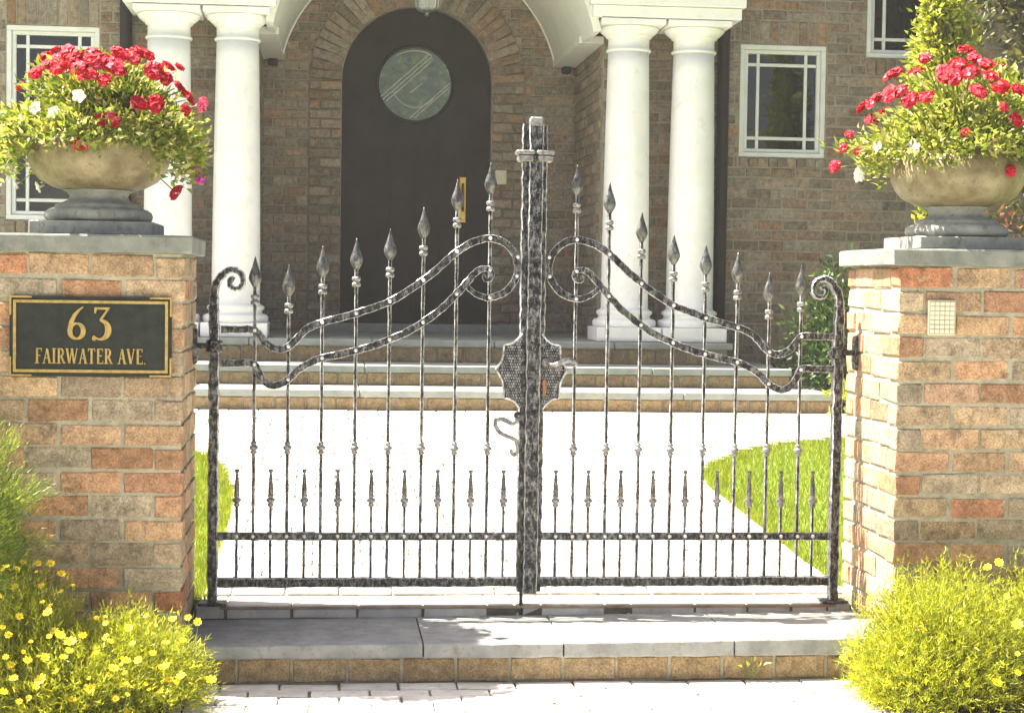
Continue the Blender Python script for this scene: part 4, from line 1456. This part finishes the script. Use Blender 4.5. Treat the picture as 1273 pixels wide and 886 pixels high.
RED_TOP = [(-1.66, -.36, 1.92), (-1.44, -.30, 1.945), (-1.57, -.22, 1.955)]
RED_L = [(-1.599, -0.417, 1.913), (-1.548, -0.46, 1.856), (-1.649, -0.429, 1.883), (-1.629, -0.387, 1.935), (-1.732, -0.403, 1.865), (-1.35, -0.376, 1.884), (-1.311, -0.362, 1.86), (-1.457, -0.382, 1.935), (-1.415, -0.378, 1.923), (-1.391, -0.445, 1.768), (-1.34, -0.416, 1.772), (-1.486, -0.465, 1.71), (-1.583, -0.423, 1.631), (-1.568, -0.399, 1.606), (-1.279, -0.2, 1.92), (-1.247, -0.315, 1.762), (-1.286, -0.319, 1.668), (-1.29, -0.2, 1.492), (-1.5, -0.462, 1.843), (-1.693, -0.405, 1.893), (-1.526, -0.427, 1.906), (-1.472, -0.434, 1.885), (-1.586, -0.448, 1.875), (-1.559, -0.42, 1.914)]
SMALL_L = {14, 15, 16}
PINK_L = [(-1.2, -0.2, 1.797), (-1.223, -0.2, 1.572), (-1.208, -0.2, 1.783), (-1.209, -0.2, 1.539)]
WHITE_L = [(-1.727, -0.435, 1.747), (-1.663, -0.459, 1.733), (-1.582, -0.478, 1.784), (-1.878, -0.2, 1.697), (-1.304, -0.271, 1.621), (-1.789, -0.378, 1.705), (-1.749, -0.2, 1.499), (-1.826, -0.2, 1.509)]
RED_R = [(1.385, -0.256, 2.015), (1.543, -0.315, 2.012), (1.463, -0.374, 1.974), (1.555, -0.2, 2.056), (1.572, -0.358, 1.988), (1.433, -0.419, 1.926), (1.508, -0.456, 1.881), (1.571, -0.419, 1.935), (1.595, -0.443, 1.899), (1.259, -0.375, 1.884), (1.284, -0.408, 1.852), (1.229, -0.358, 1.876), (1.33, -0.427, 1.86), (1.463, -0.471, 1.73), (1.643, -0.469, 1.785), (1.655, -0.433, 1.896), (1.688, -0.433, 1.88), (1.121, -0.232, 1.742), (1.163, -0.325, 1.786), (1.17, -0.315, 1.845), (1.111, -0.2, 1.694), (1.082, -0.2, 1.627), (1.151, -0.245, 1.683), (1.597, -0.397, 1.605), (1.657, -0.394, 1.615), (1.597, -0.471, 1.826), (1.411, -0.399, 1.942), (1.497, -0.404, 1.952)]
SMALL_R = {17, 18, 19, 20, 21, 22, 23, 24, 25}
WHITE_R = [(1.195, -0.332, 1.695), (1.3, -0.408, 1.689), (1.173, -0.2, 1.602), (1.555, -0.337, 1.559)]

for side in (-1, 1):
    ux = -1.552 if side < 0 else 1.545
    uy = -0.178
    z0 = 1.3315
    un = thing('stone_urn', ('weathered stone urn on the left pillar, overflowing with flowers' if side < 0 else 'weathered stone urn on the right pillar, its round bowl showing'), 'urn', 'stone flower urns', (ux, uy, z0))
    MB().box((0, 0, .0235), (.415, .415, .046), 0, .004).build('plinth', 'plinth_stone', un)
    MB().lathe([(.170, .0475), (.183, .056), (.187, .068), (.183, .082), (.168, .092), (.160, .094), (.150, .100), (.148, .108), (.135, .112)], n=32).build('base', 'plinth_stone', un, True)
    MB().lathe([(.134, .1115), (.118, .118), (.104, .126), (.100, .138), (.108, .150), (.125, .158)], n=32).build('stem', 'plinth_stone', un, True)
    MB().lathe([(.11, .156), (.155, .168), (.200, .192), (.224, .222), (.238, .255), (.241, .285), (.235, .315), (.215, .342), (.196, .358), (.188, .368), (.196, .376), (.222, .384), (.228, .392), (.222, .400), (.190, .398), (.175, .380), (.05, .375)], n=64, lobes=20, lobe=.018).build('bowl', 'urn_stone', un, True)
    fl = thing('urn_flowers', ('mound of red geraniums with white petunias trailing from the left urn' if side < 0 else 'taller mound of red geraniums and trailing greenery in the right urn'), 'flowers', 'flower mounds in the urns', (ux, uy, 1.70))
    if side < 0:
        c = np.array([ux, uy, 1.765])
        r_ = np.array([.33, .29, .235])
        LB = [((0, 0, .075), (.27, .25, .165), 150), ((0, 0, -.005), (.35, .30, .10), 170)]
    else:
        c = np.array([ux, uy, 1.775])
        r_ = np.array([.41, .29, .255])
        LB = [((.06, 0, .11), (.29, .26, .185), 170), ((-.02, 0, .01), (.42, .29, .10), 170)]
    PP, DD = [], []
    for cc_, rr_, nc_ in LB:
        a_, b_ = clump_points(cc_, np.array(rr_), nc_, 30, .11, .45, 1.0)
        kk = np.linalg.norm((a_ - np.array(cc_)) / np.array(rr_), axis=1) < 1.16
        a_, b_ = a_[kk], b_[kk]
        PP.append(a_)
        DD.append(b_)
    P, D = np.concatenate(PP), np.concatenate(DD)
    k_ = ~((P[:, 2] < .005) & (np.hypot(P[:, 0], P[:, 1]) < .238))
    P, D = P[k_], D[k_]
    # trailing shoots over the rim
    tr = []
    for i in range(170 if side < 0 else 90):
        a = rng.uniform(0, 2 * math.pi)
        if side < 0:
            ln_ = rng.uniform(.05, .20) if math.cos(a) < -.45 or math.cos(a) > .6 else rng.uniform(.05, .125)
        else:
            ln_ = rng.uniform(.04, .13) if abs(math.cos(a)) > .35 else rng.uniform(.0, .06)
        ro = rng.uniform(.248, .295)
        for t in np.linspace(0, 1, 22):
            q = ro + .05 * math.sin(t * 2.2)
            tr.append((q * math.cos(a), q * math.sin(a), .02 - ln_ * t + rng.normal(0, .008)))
    tr = np.array(tr) + rng.normal(0, .014, (len(tr), 3))
    P = np.concatenate([P, tr])
    D = np.concatenate([D, unit(tr * np.array([1, 1, .3]))])
    Dj = D + rng.normal(0, .55, D.shape) + np.array([0, 0, .25])
    n_ = len(P)
    Vv, Ff = leaves(P, Dj, rng.uniform(.020, .046, n_), rng.uniform(.009, .019, n_))
    link('foliage', np_mesh('foliage', Vv, Ff, 'urn_leaf'), fl)
    stm = MB()
    def stem_to(p):
        p = np.array(p) - np.array([ux, uy, 1.70])
        a = p * .35 + np.array([0, 0, -.02])
        stm.tube([tuple(a), tuple((a + p) / 2 + np.array([0, 0, .02])), tuple(p)], [.003, .0025, .002], 4)
    items = []
    if side < 0:
        items += [('red_bloom', RED, p, .72 if i in SMALL_L else 1.0) for i, p in enumerate(RED_L)]
        items += [('red_bloom', RED, p, 1.0) for p in RED_TOP]
        items += [('pink_bloom', PINK if i % 2 == 0 else MAG, p, 1.0) for i, p in enumerate(PINK_L)]
        items += [('white_bloom', WHT, p, 1.0) for p in WHITE_L]
    else:
        items += [('red_bloom', RED, p, .68 if i in SMALL_R else 1.0) for i, p in enumerate(RED_R)]
        items += [('white_bloom', WHT, p, 1.0) for p in WHITE_R]
    for i in range(16):                                # blooms on the far side
        a = rng.uniform(.15, math.pi - .15)
        b = rng.uniform(.1, 1.2)
        p = c + r_ * np.array([math.cos(a) * math.cos(b), math.sin(a) * math.cos(b), math.sin(b)])
        items.append(('red_bloom', RED, tuple(p), .9))
    for i, (nm, meshes, p, sc) in enumerate(items):
        o = link(nm, meshes[(i * 7) % len(meshes)], fl)
        d = Vector(p) - Vector((ux, uy + .05, 1.66))
        d.normalize()
        d = (d + Vector((random.uniform(-.2, .2), -.15, random.uniform(-.1, .3)))).normalized()
        pp = Vector(p) - Vector((ux, uy, 1.70)) + d * .006
        sc *= random.uniform(.58, 1.02)
        o.matrix_local = Matrix.Translation(pp) @ d.to_track_quat('Z', 'Y').to_matrix().to_4x4() @ Matrix.Rotation(random.uniform(0, 6.28), 4, 'Z') @ Matrix.Scale(sc, 4)
        stem_to(tuple(Vector(p) - d * .01))
    for i in range(50):
        q = P[rng.integers(0, len(P))]
        stm.tube([tuple(q * .2), tuple(q * .65 + np.array([0, 0, .01])), tuple(q)], [.003, .0025, .0015], 4)
    stm.build('stems', 'stem', fl)

# ================================================================== GARDEN PLANTS
def daisy_mesh(seed, size=.019):
    rr = random.Random(seed)
    mb = MB()
    for i in range(8):
        t = 2 * math.pi * i / 8 + rr.uniform(-.08, .08)
        L_ = size * rr.uniform(.88, 1.1)
        d = Vector((math.cos(t), math.sin(t), 0))
        s = Vector((-math.sin(t), math.cos(t), 0))
        up_ = Vector((0, 0, L_ * rr.uniform(.1, .32)))
        mb.add([d * .003, d * L_ * .6 + s * L_ * .27 + up_ * .6, d * L_ + s * L_ * .14 + up_, d * L_ * .94 + up_, d * L_ - s * L_ * .14 + up_, d * L_ * .6 - s * L_ * .27 + up_ * .6], [(0, 1, 2, 3), (0, 3, 4, 5)])
    eye = MB().lathe([(.0045, 0), (.0045, .003), (.002, .005)], n=7)
    mb.add(eye.v, eye.f, 1)
    return mb.mesh('yellow_flower', ['yellow_petal', 'yellow_eye'])
DAISY = [daisy_mesh(i, s) for i, s in ((1, .018), (2, .015), (3, .022))]


def surface_spots(lobes, n_, seed):
    rr = random.Random(seed)
    out_ = []
    for i in range(n_):
        c, r_, _ = lobes[i % len(lobes)]
        a, b = rr.uniform(-2.9, -.2), rr.uniform(.1, 1.25)
        out_.append((c[0] + r_[0] * math.cos(a) * math.cos(b), c[1] + r_[1] * math.sin(a) * math.cos(b), c[2] + r_[2] * math.sin(b) * 1.04))
    return out_


def coreopsis(name, label, lobes, flowers, nstem, loc, group, extra=0):
    pl = thing(name, label, 'flower bush', group, loc)
    loc = np.array(loc)
    PP, DD = [], []
    stm = MB()
    for (c, r_, wgt) in lobes:
        c, r_ = np.array(c) - loc, np.array(r_)
        for i in range(int(nstem * wgt)):
            d = unit(rng.normal(size=3))
            d[2] = abs(d[2]) * 1.0 + .02
            d = unit(d)
            q = rng.uniform(.75, 1.06) if rng.uniform() > .12 else rng.uniform(1.05, 1.18)
            tip = c + d * r_ * q
            base = np.array([c[0] + d[0] * r_[0] * .35, c[1] + d[1] * r_[1] * .35, -.0])
            mid = (base * .45 + tip * .55) + np.array([0, 0, .05])
            n_ = 20
            t = rng.uniform(.3, 1.0, n_)[:, None]
            pt = base * (1 - t) ** 2 + 2 * mid * t * (1 - t) + tip * t ** 2
            tg = unit(tip - base)
            pt = pt + rng.normal(0, .006, pt.shape)
            PP.append(pt)
            DD.append(tg * .75 + rng.normal(0, .55, (n_, 3)) + np.array([0, 0, .15]))
            if i % 4 == 0:
                stm.tube([tuple(base), tuple(mid), tuple(tip)], [.0014, .0012, .0007], 3)
    P, D = np.concatenate(PP), np.concatenate(DD)
    n_ = len(P)
    Vv, Ff = blades(P, D, rng.uniform(.014, .032, n_), rng.uniform(.0024, .0046, n_))
    link('foliage', np_mesh('foliage', Vv, Ff, 'thread_leaf'), pl)
    flowers = [(p, 1.0) for p in flowers] + [(p, .72) for p in surface_spots(lobes, extra, len(flowers))]
    for i, (p, fsz) in enumerate(flowers):
        o = link('yellow_flower', DAISY[i % 3], pl)
        p = Vector(p) - Vector(loc)
        d = Vector((random.uniform(-.4, .4), -.55 + random.uniform(-.3, .3), .75)).normalized()
        pp = p + Vector((0, -.012, .004))
        o.matrix_local = Matrix.Translation(pp) @ d.to_track_quat('Z', 'Y').to_matrix().to_4x4() @ Matrix.Rotation(random.uniform(0, 6.28), 4, 'Z') @ Matrix.Scale(fsz * random.uniform(.5, .95), 4)
        stm.tube([tuple(pp - d * .004), tuple(pp - d * .04 - Vector((0, 0, .03))), (pp.x * .92, pp.y * .9 + .03, pp.z - .13)], [.0012, .0012, .0012], 3)
    stm.build('stems', 'stem', pl)
    return pl


CO_L = [(-1.706, -0.77, 0.275), (-1.661, -0.77, 0.272), (-1.621, -0.77, 0.272), (-1.592, -0.743, 0.234), (-1.542, -0.846, 0.215), (-1.635, -0.869, 0.217), (-1.619, -0.943, 0.18), (-1.708, -1.074, 0.037), (-1.643, -1.076, 0.027), (-1.592, -1.068, 0.035), (-1.68, -1.096, -0.022), (-1.602, -1.093, -0.028), (-1.633, -1.105, -0.081), (-1.559, -1.082, -0.006), (-1.523, -1.036, 0.075), (-1.489, -1.018, 0.091), (-1.418, -1.003, 0.087), (-1.321, -1.019, 0.013), (-1.393, -1.049, -0.005), (-1.462, -1.073, -0.029), (-1.456, -1.079, -0.059), (-1.383, -1.067, -0.093), (-1.356, -1.054, -0.056), (-1.243, -0.997, -0.013), (-1.227, -1.003, -0.051), (-1.254, -1.022, -0.084), (-1.194, -0.985, -0.046), (-1.195, -0.923, 0.055), (-1.229, -0.875, 0.112), (-1.185, -0.828, 0.108), (-1.155, -0.822, 0.091), (-1.308, -0.909, 0.129), (-1.106, -0.931, -0.069), (-1.359, -1.03, 0.015), (-1.638, -1.048, 0.078), (-1.709, -1.105, -0.061), (-1.705, -1.038, 0.096), (-1.661, -1.108, -0.09), (-1.555, -1.028, 0.093), (-1.599, -0.977, 0.153), (-1.713, -0.878, 0.216), (-1.761, -0.77, 0.262), (-1.445, -1.041, 0.041), (-1.295, -1.034, -0.057), (-1.509, -1.093, -0.09), (-1.341, -0.997, 0.061), (-1.28, -0.993, 0.029)]
CO_R = [(1.193, -0.928, 0.072), (1.186, -0.97, 0.004), (1.471, -1.021, 0.107), (1.456, -1.064, 0.022), (1.068, -0.857, -0.005), (1.005, -0.77, -0.004), (0.973, -0.77, -0.049), (1.009, -0.77, -0.082), (1.006, -0.784, -0.109), (1.023, -0.843, -0.115), (1.041, -0.874, -0.108), (1.082, -0.925, -0.105), (1.058, -0.901, -0.137), (1.256, -1.034, -0.072), (1.385, -1.076, -0.068), (1.46, -0.779, 0.254), (1.451, -1.082, -0.034), (1.516, -0.735, 0.264), (1.065, -0.77, 0.148), (1.138, -0.966, -0.072)]
coreopsis('coreopsis_bush', 'thread-leaved bush thick with yellow flowers before the left pillar', [((-1.74, -.78, -.18), (.27, .29, .46), .9), ((-1.38, -.80, -.18), (.28, .27, .31), .9), ((-2.2, -.8, -.18), (.4, .3, .42), .4), ((-1.55, -.95, -.18), (.32, .2, .27), .6)], CO_L, 1500, (-1.6, -.8, -.18), 'yellow flowered bushes by the pillars', 70)
coreopsis('coreopsis_bush', 'feathery green bush with few yellow flowers before the right pillar', [((1.30, -.80, -.18), (.33, .30, .44), 1.1), ((1.72, -.80, -.18), (.36, .30, .46), .9), ((1.15, -.92, -.18), (.17, .2, .26), .4)], CO_R, 2300, (1.4, -.8, -.18), 'yellow flowered bushes by the pillars', 3)


def needle_shrub(name, label, c, r_, n_, loc, mat):
    pl = thing(name, label, 'shrub', None, loc)
    P, D = clump_points(np.array(c) - np.array(loc), r_, 420, n_ // 420, .06, .6, .98, 0.0)
    Vv, Ff = blades(P, D * .8 + np.array([0, 0, .55]) + rng.normal(0, .35, P.shape), rng.uniform(.014, .034, len(P)), rng.uniform(.0022, .004, len(P)))
    link('foliage', np_mesh('foliage', Vv, Ff, mat), pl)
    stm = MB()
    for i in range(40):
        d = unit(rng.normal(size=3))
        d[2] = abs(d[2])
        tip = np.array(c) - np.array(loc) + d * np.array(r_) * .85
        stm.tube([(0, 0, 0), tuple(tip * .5 + np.array([0, 0, .06])), tuple(tip)], [.007, .005, .002], 5)
    stm.build('branches', 'trunk', pl)
needle_shrub('needle_shrub', 'bright green fine-needled shrub at the far left picture edge', (-2.0, -.74, .40), (.325, .28, .43), 46000, (-2.0, -.74, -.18), 'needle_leaf')


def leafy(name, label, cat, base, lobes, nclump, per, size, mat, group=None, trunk_r=.03, spread=.13, droop=0.0):
    pl = thing(name, label, cat, group, base)
    b = np.array(base)
    VV, FF, off = [], [], 0
    stm = MB()
    for c, r_, wgt in lobes:
        c = np.array(c) - b
        P, D = clump_points(c, r_, max(3, int(nclump * wgt)), per, spread, .35, .98)
        Vv, Ff = leaves(P, D + rng.normal(0, .6, P.shape) + np.array([0, 0, .2 - droop]), rng.uniform(size * .7, size * 1.3, len(P)), rng.uniform(size * .38, size * .6, len(P)))
        VV.append(Vv)
        FF.append(Ff + off)
        off += len(Vv)
        for i in range(9):
            d = unit(rng.normal(size=3))
            tip = c + d * np.array(r_) * .8
            mid = np.array([c[0] * .5, c[1] * .5, max(.05, c[2] * .5)])
            stm.tube([(random.uniform(-.03, .03), random.uniform(-.03, .03), -.05), tuple(mid + rng.normal(0, .03, 3)), tuple(tip)], [trunk_r, trunk_r * .6, trunk_r * .15], 6)
    link('crown', np_mesh('crown', np.concatenate(VV), np.concatenate(FF), mat), pl)
    stm.build('trunk', 'trunk', pl)
    return pl


leafy('leafy_shrub', 'dark green shrub beside the house steps behind the right gate hinge', 'shrub', (3.02, 6.05, .30), [((2.98, 6.1, .80), (.36, .36, .52), 1.0)], 90, 30, .055, 'dark_leaf', None, .015)
leafy('variegated_plant', 'small pale leaved plant at the right end of the house steps', 'plant', (2.84, 5.35, .29), [((2.82, 5.35, .46), (.12, .16, .17), 1.0)], 22, 14, .045, 'shrub_leaf', None, .006)
leafy('tall_shrub', 'tall yellow-green leafy shrub by the house wall above the right urn', 'shrub', (3.70, 5.4, .30), [((3.44, 5.4, 2.70), (.22, .28, .50), 1.0), ((3.55, 5.5, 1.6), (.28, .3, .8), .5), ((3.40, 5.35, 3.15), (.13, .2, .3), .35)], 110, 28, .055, 'shrub_leaf', None, .03)
leafy('garden_tree', 'dull olive tree filling the upper right corner beside the house', 'tree', (5.0, 5.6, .30), [((4.75, 5.7, 2.5), (.85, .8, .9), 1.0), ((4.6, 5.8, 3.6), (.9, .8, .8), 1.0), ((5.6, 5.9, 3.2), (1.0, .8, 1.2), .8), ((4.9, 5.7, 1.5), (.8, .6, .7), .6)], 210, 30, .085, 'tree_leaf', None, .07)
leafy('red_shrub', 'low reddish leaved shrub just behind the right pillar', 'shrub', (2.58, 1.6, .08), [((2.58, 1.6, .90), (.34, .3, .66), 1.0)], 120, 26, .03, 'red_leaf', None, .014)

# ------------------------------------------------------------------ thin haze volume, added to veil the house and lift its darks
hz = MB().box((0, 0, 6.0), (1860, 1860, 14.8)).build('haze', 'mortar')
hz.data.materials.clear()
hm = bpy.data.materials.new('haze')
hm.use_nodes = True
ht = hm.node_tree
for n in list(ht.nodes):
    ht.nodes.remove(n)
pvn = ht.nodes.new('ShaderNodeVolumePrincipled')
pvn.inputs['Color'].default_value = (0.95, 0.95, 0.93, 1)
pvn.inputs['Density'].default_value = 0.0013
hov = ht.nodes.new('ShaderNodeOutputMaterial')
ht.links.new(pvn.outputs[0], hov.inputs['Volume'])
hz.data.materials.append(hm)
tag(hz, 'thin pale haze added to lift the dark tones', 'haze', None, 'stuff')
